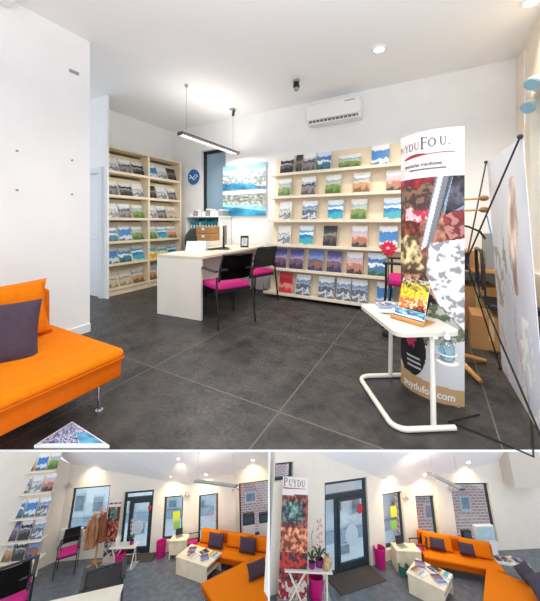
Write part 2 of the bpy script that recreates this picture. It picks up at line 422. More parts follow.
# back window: dark frame, blue-grey frosted pane
w2 = MB().box(WX0, WX0+.06, 4.78, 4.86, WZ0, WZ1).box(WX1-.05, WX1, 4.78, 4.86, WZ0, WZ1).box(WX0, WX1, 4.78, 4.86, WZ1-.06, WZ1).box(WX0, WX1, 4.78, 4.86, WZ0, WZ0+.05).build('window_2', BLACK)
w2['kind'] = 'structure'
MB().box(WX0+.06, WX1-.05, 4.81, 4.83, WZ0+.05, WZ1-.06).build('pane', mat('frosted_blue_pane', (146, 172, 190), .35, var=.06, scale=3), w2)
# skirting
m = MB(); m.box(-2.2, .95, 4.685, 4.7, 0, .09); struct('baseboard_back', m, TRIMW)
m = MB(); m.box(-3.41, -3.395, -.6, 1.91, 0, .09); struct('baseboard_partition', m, TRIMW)

lb = tag(MB().box(-3.409, -3.403, 1.69, 1.79, 2.87, 2.905, bev=.002).build('wall_label', mat('grey_plate', (150, 150, 150), .5)), 'small grey rectangular plate high on the white partition', 'label')
for zz in (1.05, 1.42):
    for yy in (1.24, 1.72):
        o = tag(MB().cyl((-3.409, yy, zz+.5), (-3.402, yy, zz+.5), .011, n=10).build('screw_cap', mat('grey_plate', (150, 150, 150), .5)),
                'small grey screw cap on the white partition, %s row, %s one' % ('lower' if zz < 1.2 else 'upper', 'left' if yy < 1.5 else 'right'), 'screw cap', 'screw caps on the partition')
# ceiling fittings
def downlight(M, label, group, power, col=(1, .9, .72), r=.075, spot=True, ang=110):
    t = thing('downlight', M, label, 'ceiling light', group)
    m = MB(); m.lathe([(r*.78, -.004), (r*.78, -.012), (r*1.15, -.012), (r*1.2, -.004), (r*1.2, 0)], n=24); m.build('trim_ring', WHITE, t, smooth=True)
    MB().cyl((0, 0, -.003), (0, 0, -.009), r*.78, n=24).build('lamp', mat('lamp_glow', (255, 246, 226), .5, emit=6), t)
    if spot:
        l = bpy.data.lights.new('spot', 'SPOT'); l.energy = power; l.color = col; l.spot_size = R(ang); l.spot_blend = .8; l.shadow_soft_size = .05
        lo = bpy.data.objects.new('spot', l); COL.objects.link(lo); lo.parent = t; lo.location = (0, 0, -.03)
    return t
downlight(at(-.53, 3.65, H0), 'round recessed ceiling light left of the right wall, above the magazine rack', 'recessed ceiling lights', 85)
downlight(at(.83, 3.55, H0), 'round recessed ceiling light close to the emergency lamp, in the top right corner', 'recessed ceiling lights', 45)
for x_, d_ in ((-.3, 1.9), (.7, 1.9), (.2, 2.55), (1.5, 2.3)):  # unseen lamps added to brighten the front room
    q = cw(x_, d_)
    downlight(at(q[0], q[1], H0), 'round recessed ceiling light added out of view in the front part of the ceiling', 'recessed ceiling lights', FRONT, col=(1, .95, .88), ang=150)
t = thing('spot_fixture', at(-1.7, 3.87, H0), 'small black ceiling spot hanging left of the air conditioner', 'sensor')  # small black and chrome spot fixture, unlit
MB().cyl((0, 0, 0), (0, 0, -.03), .05, n=16).build('base', mat('grey_plate', (150, 150, 150), .5), t)
MB().cyl((0, 0, -.03), (0, 0, -.1), .035, .05, n=16).build('head', BLACK, t, smooth=True)
MB().ball((0, 0, -.13), .035).build('spot_lens', mat('grey_plate', (150, 150, 150), .5), t, smooth=True)
t = thing('speaker', at(-3.3, 1.12, H0), 'white box fixed under the ceiling at the top left', 'speaker')
MB().box(-.1, .05, -.2, .06, -.1, 0, bev=.02).build('housing', WHITE, t)
MB().box(.05, .056, -.16, .03, -.085, -.015).build('grille', mat('pale_grille', (205, 205, 204), .7, var=.15, scale=120), t)
# pendant tube lamp
PX, PZ = -3.2, 2.56
def tube_lamp(M, L, drop, label, power, group=None, power_up=0, fat=1.0):
    t = thing('pendant_lamp', M, label, 'pendant lamp', group)
    w_ = .055*fat
    m = MB(); m.box(-w_, w_, 0, L, -.012, .012, bev=.005).box(-w_, -w_+.01, 0, L, -.04, .01).box(w_-.01, w_, 0, L, -.04, .01); m.build('housing', ALU, t)
    for y in (-.006, L): MB().box(-w_-.002, w_+.002, y, y+.006, -.042, .014, bev=.002).build('end_cap', mat('dark_cap', (70, 68, 66), .4), t)
    MB().cyl((0, .04, -.022), (0, L-.04, -.022), .017*fat, n=12).build('tube', mat('tube_glow', (255, 252, 244), .5, emit=3), t)
    for y in (.12, L-.12):
        MB().cyl((0, y, .01), (0, y, drop-.03), .0028, n=6).build('wire', mat('wire_grey', (120, 120, 120), .4), t)
        MB().cyl((0, y, drop-.03), (0, y, drop), .025, n=14).build('ceiling_cup', ALU, t)
    for zz, rx_, pw in ((-.05, 0, power), (.03, 180, power_up)):          # tube's light below; upward light added to brighten the ceiling
        if not pw: continue
        l = bpy.data.lights.new('tube_light', 'AREA'); l.shape = 'RECTANGLE'; l.size = .06; l.size_y = L*.9; l.energy = pw; l.color = (1, .96, .9)
        lo = bpy.data.objects.new('tube_light', l); COL.objects.link(lo); lo.parent = t; lo.location = (0, L/2, zz); lo.rotation_euler = (R(rx_), 0, 0)
    return t
tube_lamp(at(PX, 3.08, PZ), 1.42, H0-PZ, 'long slim aluminium tube lamp hanging on wires above the reception desk', 22, power_up=UP*.09)
q = cw(-.6, -.1)
tube_lamp(at(q[0], q[1], PZ), 1.42, H0-PZ, 'slim tube lamp hanging over the sofa corner in front', 14, power_up=UP)
q = cw(.9, -.5)  # extra tube lamp out of view, added to light the ceiling
tube_lamp(at(q[0], q[1], PZ), 1.42, H0-PZ, 'added unseen tube lamp hanging near the right wall in front', 14, power_up=UP)
t = thing('ceiling_spotlight', at(-3.15, 4.3, H0), 'small dark swivel spotlight on the ceiling above the far end of the tube lamp', 'spotlight')
MB().box(-.05, .05, -.05, .05, -.015, 0, bev=.004).build('mount', ALU, t)
MB().cyl((0, 0, -.015), (.03, 0, -.06), .008).build('arm', ALU, t)
MB().cyl((-.01, .02, -.11), (.06, -.04, -.05), .025, .02).build('head', BLACK, t, smooth=True)
# air conditioner
t = thing('air_conditioner', at(-1.36, 4.7, 2.85), 'white wall air conditioner above the magazine rack', 'air conditioner')
m = MB(); m.box(-.44, .44, -.21, 0, .06, .33, bev=.03, seg=3).box(-.44, .44, -.18, 0, 0, .1, bev=.02); m.build('body', WHITE, t, smooth=True)
m = MB()
m.box(-.40, .40, -.2, -.17, .025, .055)
m.build('louvre', mat('dark_slot', (96, 96, 98), .5), t)
m = MB()
for k in range(13): m.box(-.4+k*.064, -.388+k*.064, -.205, -.17, .022, .058)
m.build('louvre_fins', WHITE, t)['kind'] = 'stuff'
MB().box(-.41, .41, -.196, -.18, .0, .022, bev=.004).build('flap', WHITE, t)
MB().box(.2, .36, -.2125, -.21, .27, .285).build('badge', mat('grey_plate', (150, 150, 150), .5), t)
# emergency twin lamp on the right wall
t = thing('emergency_light', at(.95, 3.98, 2.54) @ Matrix.Scale(.8, 4), 'twin-headed emergency lamp on the right wall above the white display', 'emergency light')
MB().box(-.06, 0, -.13, .13, -.05, .11, bev=.03, seg=3).build('battery_box', mat('warm_grey_plastic', (206, 196, 184), .5), t, smooth=True)
LENS = mat('pale_blue_lens', (150, 196, 214), .08, spec=.8)
for (y, z) in ((-.13, -.13), (-.3, .1)):
    MB().cyl((-.03, y*.5, z*.4), (-.08, y, z), .012, n=8).build('arm', mat('warm_grey_plastic', (206, 196, 184), .5), t)
    h = MB().cyl((-.05, y+.02, z+.04), (-.10, y-.03, z-.03), .055, .085, n=20).build('lamp_head', mat('warm_grey_plastic', (206, 196, 184), .5), t, smooth=True)
    MB().cyl((-.10, y-.03, z-.03), (-.108, y-.037, z-.04), .078, n=20).build('lens', LENS, h)
tag(MB().cyl((.945, 4.3, 0.1), (.945, 4.3, 3.2), .006, n=6).build('cable', WHITE), 'thin white cable running down the right back corner', 'cable')
# ------------------------------------------------------------------ bookcase on the left wall
BX, BY0, BY1 = -4.68, 2.90, 4.58
ys = (BY0, 3.80, BY1)
t = thing('bookcase', at(BX, BY0), 'tall pale birch display bookcase with two bays of magazines', 'bookcase')
D = .46
for y in (0, .82, 1.62): MB().box(-D, 0, y-.02, y+.02, 0, 2.5, bev=.003).build('upright', BIRCH, t)
MB().box(-D, -D+.01, 0, 1.62, .05, 2.5).build('back_panel', BIRCH, t)
MB().box(-D, 0, -.02, 1.64, 2.5, 2.53, bev=.003).build('top', BIRCH, t)
MB().box(-.04, -.02, 0, 1.62, 0, .09).build('plinth', BIRCH, t)
SZ = (.09, .5, .88, 1.28, 1.67, 2.08)
for b in range(2):
    for z in SZ:
        s = MB().box(-D+.01, -.005, .02+b*.82, .80+b*.80, z, z+.022, bev=.002).build('shelf', BIRCH, t)
        MB().box(-.02, -.005, .02+b*.82, .80+b*.80, z+.022, z+.045).build('lip', BIRCH, s)
        q = MB(); q.slab([(-.10, .02+b*.82, z+.022), (-.10, .80+b*.80, z+.022), (-.23, .80+b*.80, z+.37), (-.23, .02+b*.82, z+.37)], (-.01, 0, 0))
        q.build('slanted_back', BIRCH, s)
rows = ['bottom', 'second', 'third', 'fourth', 'fifth', 'top']
pal = [[(15, 3), (15, 4), (11, 9)], [(1, 2), (1, 2), (2, 12)], [(2, 2), (1, 1), (3, 12)], [(11, 3), (4, 11), (3, 11)], [(11, 11), (0, 4), (5, 11)], [(11, 8), (0, 0), (10, 10)]]
covers_left = [[[15, 15, 9], [9, 11, 4]], [[2, 1, 12], [14, 14, 12]], [[1, 2, 3], [3, 12, 9]], [[11, 4, 3], [11, 4, 15]], [[4, 0, 11], [10, 11, 4]], [[11, 4, 0], [2, 11, 10]]]
for r, z in enumerate(SZ):
    for b in range(2):
        cs = covers_left[r][b]; n = len(cs)
        wd = .235
        for q, k in enumerate(cs):
            y = BY0+.02+b*.82+.13+q*.26+rnd.uniform(-.01, .01)
            if r == 5 and b == 0: y += q*.0
            magazine(at(BX-.078, y, z+.024, 90, -20), wd, .29+rnd.uniform(-.02, .02), k,
                     '%s magazine, %s in the %s row, %s bay of the bookcase' % (CVN[k][:-6], ORD[q], rows[r], 'left' if b == 0 else 'right'),
                     'magazines in the birch bookcase')
# ------------------------------------------------------------------ the long magazine rack on the back wall
RX0, RX1 = -2.44, -.02
rz = (.075, .47, .86, 1.27, 1.675, 2.075); ry = (4.33, 4.38, 4.43, 4.48, 4.53, 4.58)
t = thing('magazine_rack', at(RX0, 4.68), 'wide cream leaning magazine rack with six rows along the back wall', 'magazine rack')
m = MB(); m.slab([(0, -.26, .05), (RX1-RX0, -.26, .05), (RX1-RX0, -.0, 2.42), (0, -.0, 2.42)], (0, .02, 0)); m.build('back_panel', BIRCH, t)
for z, y in zip(rz, ry):
    s = MB().box(-.03, RX1-RX0, y-4.68-.09, y-4.68+.12, z-.022, z, bev=.002).build('shelf', mat('cream_shelf', (236, 224, 204), .45), t)
    MB().box(-.03, RX1-RX0, y-4.68-.095, y-4.68-.08, z-.024, z+.022, bev=.002).build('lip', mat('cream_shelf', (236, 224, 204), .45), s)
for x in (.3, 2.1): MB().box(x, x+.05, -.2, .0, 0, .2).build('foot', BIRCH, t)
rack = [[(-2.09, .24, 7), (-1.78, .24, 8), (-1.4, .25, 8), (-1.13, .21, 8), (-.9, .22, 8), (-.55, .22, 2)],
 [(-2.21, .23, 13), (-1.92, .25, 13), (-1.59, .25, 6), (-1.29, .23, 13), (-.98, .23, 5), (-.67, .24, 1)],
 [(-2.17, .24, 11), (-1.77, .24, 12), (-1.37, .22, 10), (-.92, .22, 5), (-.52, .24, 2), (-.2, .2, 12)],
 [(-2.17, .23, 11), (-1.73, .26, 8), (-1.3, .24, 12), (-.94, .23, 3), (-.47, .24, 12)],
 [(-2.21, .24, 3), (-1.77, .25, 4), (-1.35, .25, 3), (-.91, .24, 9), (-.45, .22, 5)],
 [(-2.19, .25, 0), (-1.96, .12, 10), (-1.77, .22, 4), (-1.52, .23, 1), (-1.1, .34, 3), (-.65, .25, 2)]]
for r, row in enumerate(rack):
    for q, (x, wd, k) in enumerate(row):
        ht = .335 if k != 3 or wd < .3 else .24
        magazine(at(x, ry[r]-.035, rz[r]+.001, 0, -12), wd, ht, k,
                 '%s magazine, %s from left, %s row of the back-wall rack' % (CVN[k][:-6], ORD[q], rows[r]), 'magazines on the back wall rack')
# ------------------------------------------------------------------ pictures on the back wall
def coast_a(u, v):
    n = nz(u, v, 4, 1); m = nz(u, v, 14, 2)
    if v > .80+n*.05: return jit((150, 200, 232), n*.2)
    if v > .62+nz(u, 0, 5, 3)*.22: return jit((196, 216, 226), m*.3)
    if v > .42+n*.1+u*.1: return soft(m, 0, jit((206, 212, 212), m*.4), (140, 158, 166), .3)
    if v < .34-u*.28+n*.1: return jit((52, 132, 176), n*.4)
    return soft(m, -.1, (138, 150, 148), (214, 216, 210), .3)
def coast_b(u, v):
    n = nz(u, v, 4, 5); m = nz(u, v, 16, 6)
    if v > .84: return jit((206, 222, 232), n*.2)
    if v > .56+n*.08: return jit((150, 158, 150), m*.5)
    if v > .40+n*.06-(u-.5)*.1: return soft(m, -.05, (210, 210, 202), (140, 154, 148), .3)
    if v > .30-(u-.4)*.2: return jit((150, 206, 220), n*.3)
    return jit((52, 150, 192), n*.3)
for name, z0, z1, fn, lab in (('poster', 1.885, 2.37, coast_a, 'upper coastal town picture with snowy hills beside the dark window'), ('poster', 1.37, 1.865, coast_b, 'lower picture of a blue bay and beach beside the dark window')):
    t = tag(MB().box(-3.66, -2.66, 4.66, 4.69, z0, z1).build(name, WHITE), lab, 'picture', 'coast pictures on the back wall')
    printed('print', lambda u, v, z0=z0, z1=z1: Vector((-3.66+u, 4.658, z0+v*(z1-z0))), 90, 46, fn, t)
t = thing('round_sign', at(-4.47, 4.69, 2.22), 'round blue sign with a white wave on the wall left of the dark window', 'sign')
MB().cyl((0, 0, 0), (0, -.012, 0), .165, n=32).build('disc', mat('sign_blue', (44, 110, 176), .4), t)
m = MB()
for k, z in enumerate((-.03, .0)):
    pts = [(-.12+.24*i/12, -.016, z+.03*math.sin(i*.7+k)+.015*k) for i in range(13)]
    m.tube(pts, .008, 6)
m.build('wave_mark', WHITE, t)
# ------------------------------------------------------------------ low cabinet under the window
t = thing('low_cabinet', at(-4.32, 4.68), 'low white open cabinet under the dark window holding turquoise binders', 'cabinet')
for x in (0, .84): MB().box(x, x+.02, -.38, 0, 0, 1.34).build('side_panel', WHITE, t)
MB().box(-.01, .87, -.39, 0, 1.34, 1.365, bev=.003).build('top', WHITE, t)
for z in (.06, .48, .9): MB().box(.02, .84, -.37, 0, z, z+.02).build('shelf', WHITE, t)
MB().box(.02, .84, -.015, 0, .06, 1.34).build('back_panel', mat('turquoise_back', (70, 150, 165), .5), t)
TQ = [mat('binder_turquoise', (34, 150, 168), .5), mat('binder_teal', (60, 128, 140), .5), mat('binder_pale', (176, 206, 208), .5)]
proto = None
for i in range(10):
    m = MB(); m.box(-.03, .03, -.26, 0, 0, .33+.02*(i % 3), bev=.004)
    o = m.build('binder', TQ[(0, 0, 1, 2, 0, 1, 0, 0, 1, 2)[i]], M=at(-4.32+.08+i*.077, 4.64, .921))
    MB().box(-.02, .02, -.262, -.26, .2, .27).build('spine_label', WHITE, o)
    tag(o, '%s ring binder, %s from the left in the cabinet under the window' % (('turquoise', 'turquoise', 'teal', 'pale', 'turquoise', 'teal', 'turquoise', 'turquoise', 'teal', 'pale')[i], ORD[i]), 'binder', 'binders in the low cabinet')
for i in range(8):
    h = (.06, .13, .1, .09, .14, .12, .08, .12)[i]
    m = MB(); m.box(-.04, .04, -.1, .1, 0, h, bev=.004)
    o = m.build('storage_box', [WHITE, mat('grey_plate', (150, 150, 150), .5), LAMI][i % 3], M=at(-4.26+i*.107, 4.5, 1.366))
    MB().box(-.042, .042, -.102, .102, h-.02, h+.004, bev=.002).build('lid', [LAMI, WHITE, mat('pale_grille', (205, 205, 204), .7)][i % 3], o)
    tag(o, 'small pale box, %s from the left on top of the cabinet under the window' % ORD[i], 'box', 'boxes on the low cabinet')
t = thing('pedestal', at(-3.6, 4.12), 'pale drawer pedestal behind the reception desk carrying cardboard trays', 'cabinet')
MB().box(-.2, .2, -.14, .14, 0, .91, bev=.004).build('body', LAMI, t)
for z in (.05, .33, .61):
    o = MB().box(-.19, .19, -.155, -.14, z, z+.26, bev=.003).build('drawer', WHITE, t); MB().box(-.06, .06, -.17, -.155, z+.2, z+.215).build('handle', ALU, o)
for i, z in enumerate((.912, 1.042)):
    o = MB().box(-.17, .17, -.13, .13, z, z+.12, bev=.004).build('cardboard_box', CARD, M=at(-3.58, 4.12)); 
    MB().box(-.03, .03, -.133, -.13, z+.06, z+.1).build('box_label', WHITE, o)
    MB().box(-.172, .172, -.132, .132, z+.1, z+.123, bev=.002).build('lid', mat('cardboard_lid', (196, 146, 92), .8), o)
    tag(o, ('lower' if i == 0 else 'upper')+' brown cardboard box of the pair behind the reception desk', 'box', 'cardboard boxes behind the desk')
# ------------------------------------------------------------------ reception desk and what stands on it
DM = at(-2.53, 2.78, 0, 5)
t = thing('reception_desk', DM, 'long pale laminate reception desk with panel ends', 'desk')
DL, DW, DH = 1.88, .74, .81
MB().box(-DW, 0, 0, DL, DH-.035, DH, bev=.004).build('desktop', LAMI2, t)
MB().box(-DW+.005, -.005, .005, .045, 0, DH-.035, bev=.003).build('end_panel', LAMI, t)
MB().box(-DW+.005, -.005, DL-.045, DL-.005, 0, DH-.035, bev=.003).build('end_panel', LAMI, t)
MB().box(-.32, -.295, .045, DL-.045, .36, DH-.035).build('modesty_panel', LAMI, t)
MB().box(-DW+.1, -DW+.12, .045, DL-.045, .05, .5).build('shade_sheet', BLACK, t)  # black sheet standing for the shade in the open space under the desk
def on_desk(x, y, rz=0, rx=0): return DM @ Matrix.Translation((x, y, DH+.001)) @ Matrix.Rotation(R(rz), 4, 'Z') @ Matrix.Rotation(R(rx), 4, 'X')
t = thing('monitor', on_desk(-.30, 1.02, 118), 'thin black computer monitor seen edge-on on the reception desk', 'monitor')
MB().box(-.24, .24, -.012, .012, .07, .38, bev=.005).build('screen', BLACK, t)
MB().cyl((0, .02, 0.01), (0, .02, .2), .018).build('stand', BLACK, t)
MB().box(-.11, .11, -.07, .1, 0, .012, bev=.004).build('base', BLACK, t)
t = thing('tent_card', on_desk(-.5, .55, 20), 'folded white tent card on the reception desk', 'card')
m = MB(); m.slab([(-.15, -.06, 0), (.15, -.06, 0), (.15, 0, .15), (-.15, 0, .15)], (0, .003, 0)); m.build('front_leaf', WHITE, t)
m = MB(); m.slab([(-.15, .06, 0), (.15, .06, 0), (.15, .003, .15), (-.15, .003, .15)], (0, .003, 0)); m.build('rear_leaf', WHITE, t)
t = thing('photo_holder', on_desk(-.16, 1.42, 25), 'small black picture holder near the far end of the reception desk', 'picture holder')
m = MB(); m.slab([(-.07, 0, 0), (.07, 0, 0), (.07, .04, .2), (-.07, .04, .2)], (0, .012, 0)); m.build('frame', BLACK, t)
m = MB(); m.slab([(-.05, -.002, .03), (.05, -.002, .03), (.05, .031, .16), (-.05, .031, .16)], (0, .001, 0)); m.build('picture', mat('pale_photo', (190, 196, 206), .4, var=.4, scale=20), t)
MB().box(-.07, .07, .0, .1, 0, .008).build('foot', BLACK, t)
t = thing('keyboard', on_desk(-.42, .98, 85), 'flat black keyboard on the reception desk', 'keyboard')
MB().box(-.21, .21, -.07, .07, 0, .014, bev=.004).build('case', BLACK, t)
m = MB()
for i in range(14):
    for j in range(4): m.box(-.2+i*.0286, -.176+i*.0286, -.06+j*.03, -.035+j*.03, .014, .019)
m.build('keys', mat('dark_cap', (70, 68, 66), .4), t)
for i, (x, y, rr, lab) in enumerate(((-.62, .25, 10, 'loose white sheet of paper at the near end of the reception desk'), (-.3, .35, -15, 'loose white sheet of paper beside the tent card on the desk'))):
    tag(MB().box(-.1, .1, -.14, .14, 0, .003+.002*i).build('paper_sheet', WHITE, M=on_desk(x, y, rr)), lab, 'paper')

# ------------------------------------------------------------------ chairs
def visitor_chair(M, label, group):
    """four-legged visitor chair, front towards +y"""
    t = thing('visitor_chair', M, label, 'chair', group)
    MB().box(-.235, .235, -.22, .24, .43, .50, bev=.03, seg=3).build('seat', MAGENTA, t, smooth=True)
    m = MB()
    n = 8
    g = []
    for i in range(n+1):
        row = []
        for j in range(n+1):
            u, v = i/n*2-1, j/n
            row.append(m.bm.verts.new((u*.21*(1-.06*v), -.235-.07*v-.03*(1-u*u), .56+v*.29)))
        g.append(row)
    for i in range(n):
        for j in range(n): m.bm.faces.new((g[i][j], g[i+1][j], g[i+1][j+1], g[i][j+1]))
    r = bmesh.ops.solidify(m.bm, geom=m.bm.faces[:], thickness=.012)
    m.build('backrest', BLACKM, t, smooth=True)
    b = MB(); b.tube([(-.215, -.235, .54), (-.215, -.25, .68), (-.205, -.31, .86), (.205, -.31, .86), (.215, -.25, .68), (.215, -.235, .54)], .014, 8); b.build('back_frame', BLACK, t, smooth=True)
    MB().box(-.2, .2, -.285, -.255, .67, .70, bev=.008).build('lumbar_bar', BLACK, t)
    for s in (-1, 1):
        MB().tube([(s*.245, -.235, .60), (s*.25, -.24, .44), (s*.255, -.30, 0)], .0125, 8).build('leg', BLACK, t, smooth=True)
        MB().tube([(s*.25, .22, .66), (s*.25, .22, .44), (s*.255, .25, 0)], .0125, 8).build('leg', BLACK, t, smooth=True)
        MB().box(s*.25-.025, s*.25+.025, -.24, .25, .655, .68, bev=.008).build('armrest', BLACK, t)
    m = MB(); m.box(-.25, .25, -.2, -.18, .40, .43).box(-.25, .25, .18, .2, .40, .43); m.build('seat_frame', BLACK, t)
    return t
vc = visitor_chair(at(-2.3, 2.99, 0, 66), 'magenta-seated black visitor chair at the near end of the reception desk', 'visitor chairs')
copy_tree(vc, at(-2.48, 3.95, 0, 75), 'magenta-seated black visitor chair beside the rack, at the far end of the desk')
copy_tree(vc, at(-.2, 3.93, 0, 90) @ Matrix.Scale(1.15, 4), 'magenta-seated black chair half hidden behind the curved banner')
t = thing('office_chair', at(-3.52, 3.90, 0, 250), 'black swivel office chair behind the reception desk', 'office chair')
MB().box(-.24, .24, -.23, .24, .45, .53, bev=.035, seg=3).build('seat', mat('charcoal_fabric', (48, 50, 46), .9, var=.1, scale=40), t, smooth=True)
m = MB(); m.ball((0, 0, 0), 1, .2, .06, .26, 20, 14, Matrix.Translation((0, -.27, .88)) @ Matrix.Rotation(R(8), 4, 'X')); m.build('backrest', mat('charcoal_fabric', (48, 50, 46), .9), t, smooth=True)
MB().box(-.03, .03, -.32, -.25, .45, .8, bev=.01).build('back_stem', BLACK, t)
MB().cyl((0, 0, .1), (0, 0, .45), .028).build('gas_lift', BLACK, t)
for k in range(5):
    a = 2*math.pi*k/5
    l = MB().tube([(0, 0, .11), (.29*math.cos(a), .29*math.sin(a), .07)], .02, 8).build('leg', BLACK, t)
    MB().cyl((.29*math.cos(a)-.02, .29*math.sin(a), .031), (.29*math.cos(a)+.02, .29*math.sin(a), .031), .03).build('castor', BLACK, l)
# a red flower on a stem beside the hidden chair
t = thing('gerbera', at(-.40, 3.42), 'red flower on a thin stem beside the half hidden magenta chair', 'flower')
MB().cyl((0, 0, 0), (0, 0, .03), .07, n=16).build('vase_foot', BLACK, t); MB().cyl((0, 0, .03), (0, 0, .93), .006, n=6).build('stem', mat('stem_green', (70, 96, 50), .6), t)
m = MB()
for k in range(12):
    a = 2*math.pi*k/12
    M = Matrix.Translation((0, -.02, .96)) @ Matrix.Rotation(a, 4, 'Y')
    m.ball((0, 0, .05), 1, .018, .008, .035, 8, 6, M)
m.build('petals', mat('petal_red', (214, 32, 62), .6), t, smooth=True)
MB().ball((0, -.03, .96), .022).build('flower_centre', mat('petal_pink', (240, 150, 170), .6), t, smooth=True)
# ------------------------------------------------------------------ side table in front
TM = at(-.165, 2.25, 0, -58)
CREAM = mat('cream_steel', (232, 226, 214), .35)
t = thing('side_table', TM, 'cream steel side table on a bent tube foot in front of the banner', 'side table')
m = MB(); m.box(-.31, .31, -.205, .205, .56, .585); 
bmesh.ops.bevel(m.bm, geom=[e for e in m.bm.edges if abs((e.verts[0].co-e.verts[1].co).z) > .01], offset=.06, segments=6, affect='EDGES', profile=.5)
m.build('tabletop', mat('pale_grey_top', (216, 208, 196), .4, var=.03, scale=5), t)
pts = [(-.28, .17, .018)]
def arc(cx, cy, r, a0, a1, z, n=6): return [(cx+r*math.cos(R(a0+(a1-a0)*i/n)), cy+r*math.sin(R(a0+(a1-a0)*i/n)), z) for i in range(n+1)]
pts += arc(-.20, -.14, .08, 180, 270, .018) + arc(.24, -.14, .08, 270, 360, .018) + [(.32, .15, .018)]
MB().tube(pts, .017, 10).build('foot_rail', CREAM, t, smooth=True)
for x in (-.28, .32): MB().cyl((x*.93, .03, .02), (x*.88, .03, .565), .016, n=12).build('leg', CREAM, t, smooth=True)
MB().box(-.29, .31, .02, .05, .545, .56).build('rail', CREAM, t)
def on_table(x, y, rz=0, rx=0, z=.586): return TM @ Matrix.Translation((x, y, z)) @ Matrix.Rotation(R(rz), 4, 'Z') @ Matrix.Rotation(R(rx), 4, 'X')
for i in range(3):
    magazine(on_table(-.19+.008*i, .01, 62+8*i, 90, z=.588+.009*i) @ Matrix.Translation((0, -.009, -.15)), .22, .3, (11, 4, 8)[i],
             ('lowest', 'middle', 'topmost')[i]+' magazine of the flat pile on the cream side table', 'magazines on the side table', th=.008)
t = thing('leaflet_holder', on_table(.08, .03, 32) @ Matrix.Scale(.86, 4), 'card leaflet holder with a yellow and orange autumn picture on the side table', 'leaflet holder')
def autumn(u, v):
    n = nz(u, v, 5, 11); m_ = nz(u, v, 14, 12)
    if v > .9: return (90, 84, 60) if m_ > 0 else (200, 190, 150)
    if v > .72+n*.1: return jit((110, 104, 40), m_) if (math.sin(u*10+v*22) > .2) else jit((206, 170, 60), m_*.6)
    if v > .5+n*.12: return jit((232, 196, 40), m_*.5)
    if v > .12+n*.1+u*.12: return jit((206, 84, 30), m_*.9) if m_ > -.12 else (240, 220, 170)
    return jit((120, 66, 36), m_)
m = MB(); m.slab([(-.11, -.05, .05), (.11, -.05, .05), (.11, .035, .31), (-.11, .035, .31)], (0, .008, 0)); hb = m.build('leaflet', WHITE, t)
printed('cover_print', lambda u, v: Vector((-.11+.22*u, -.0512+.085*v, .05+.26*v)), 40, 48, autumn, hb)
def sea_cut(u, v):
    n = nz(u, v, 5, 14)
    return jit((90, 150, 200), n) if v > .5+n*.2 else ((236, 240, 244) if v > .25 else (70, 90, 120))
m = MB(); m.slab([(-.12, -.085, .012), (.12, -.085, .012), (.12, -.055, .085), (-.12, -.055, .085)], (0, .006, 0)); h2 = m.build('small_leaflet', WHITE, t)
printed('cover_print', lambda u, v: Vector((-.12+.24*u, -.0862+.03*v, .012+.073*v)), 30, 14, sea_cut, h2)
MB().box(-.13, .13, -.115, -.095, 0, .03, bev=.003).build('front_lip', WOODO, t)
MB().box(-.13, .13, -.115, .06, 0, .008).build('base', WOODO, t)
MB().cyl((0, .01, .318), (0, .03, .318), .012).build('clip', CHROME, t)
t = thing('sanitizer_bottle', TM @ Matrix.Translation((.335, .09, .43)) @ Matrix.Scale(.85, 4), 'clear hand sanitiser bottle in a ring at the end of the side table', 'bottle')
CLEAR = glass_mat('clear_plastic', (206, 226, 230), .2)
MB().lathe([(.001, .004), (.042, .006), (.045, .02), (.045, .1), (.03, .125), (.016, .135), (.016, .15)], n=20).build('bottle_body', CLEAR, t, smooth=True)
MB().lathe([(.001, .008), (.04, .01), (.041, .07), (.001, .072)], n=20).build('gel', mat('gel_blue', (170, 206, 222), .1, spec=.7), t, smooth=True)
m = MB(); m.cyl((0, 0, .15), (0, 0, .175), .018).cyl((0, 0, .175), (0, 0, .2), .008).box(-.045, .018, -.012, .012, .196, .21, bev=.004); m.build('pump', WHITE, t)
MB().box(-.03, .03, -.0465, -.044, .03, .085).build('bottle_label', mat('label_blue', (120, 170, 205), .4), t)
t = thing('bottle_ring', TM @ Matrix.Translation((.335, .09, .426)) @ Matrix.Scale(.85, 4), 'white ring shelf holding the sanitiser bottle beside the table leg', 'holder')
MB().lathe([(.001, -.008), (.066, -.008), (.07, 0), (.066, .003), (.001, .003)], n=28).build('tray', CREAM, t, smooth=True)
m = MB(); m.tube(arc(0, 0, .056, 0, 360, .055, 24)[:-1], .004, 6, closed=True); m.build('ring', CREAM, t, smooth=True)
MB().tube([(-.06, -.03, -.003), (-.075, -.05, .03), (-.068, -.07, .06)], .006, 6).build('bracket', CREAM, t)

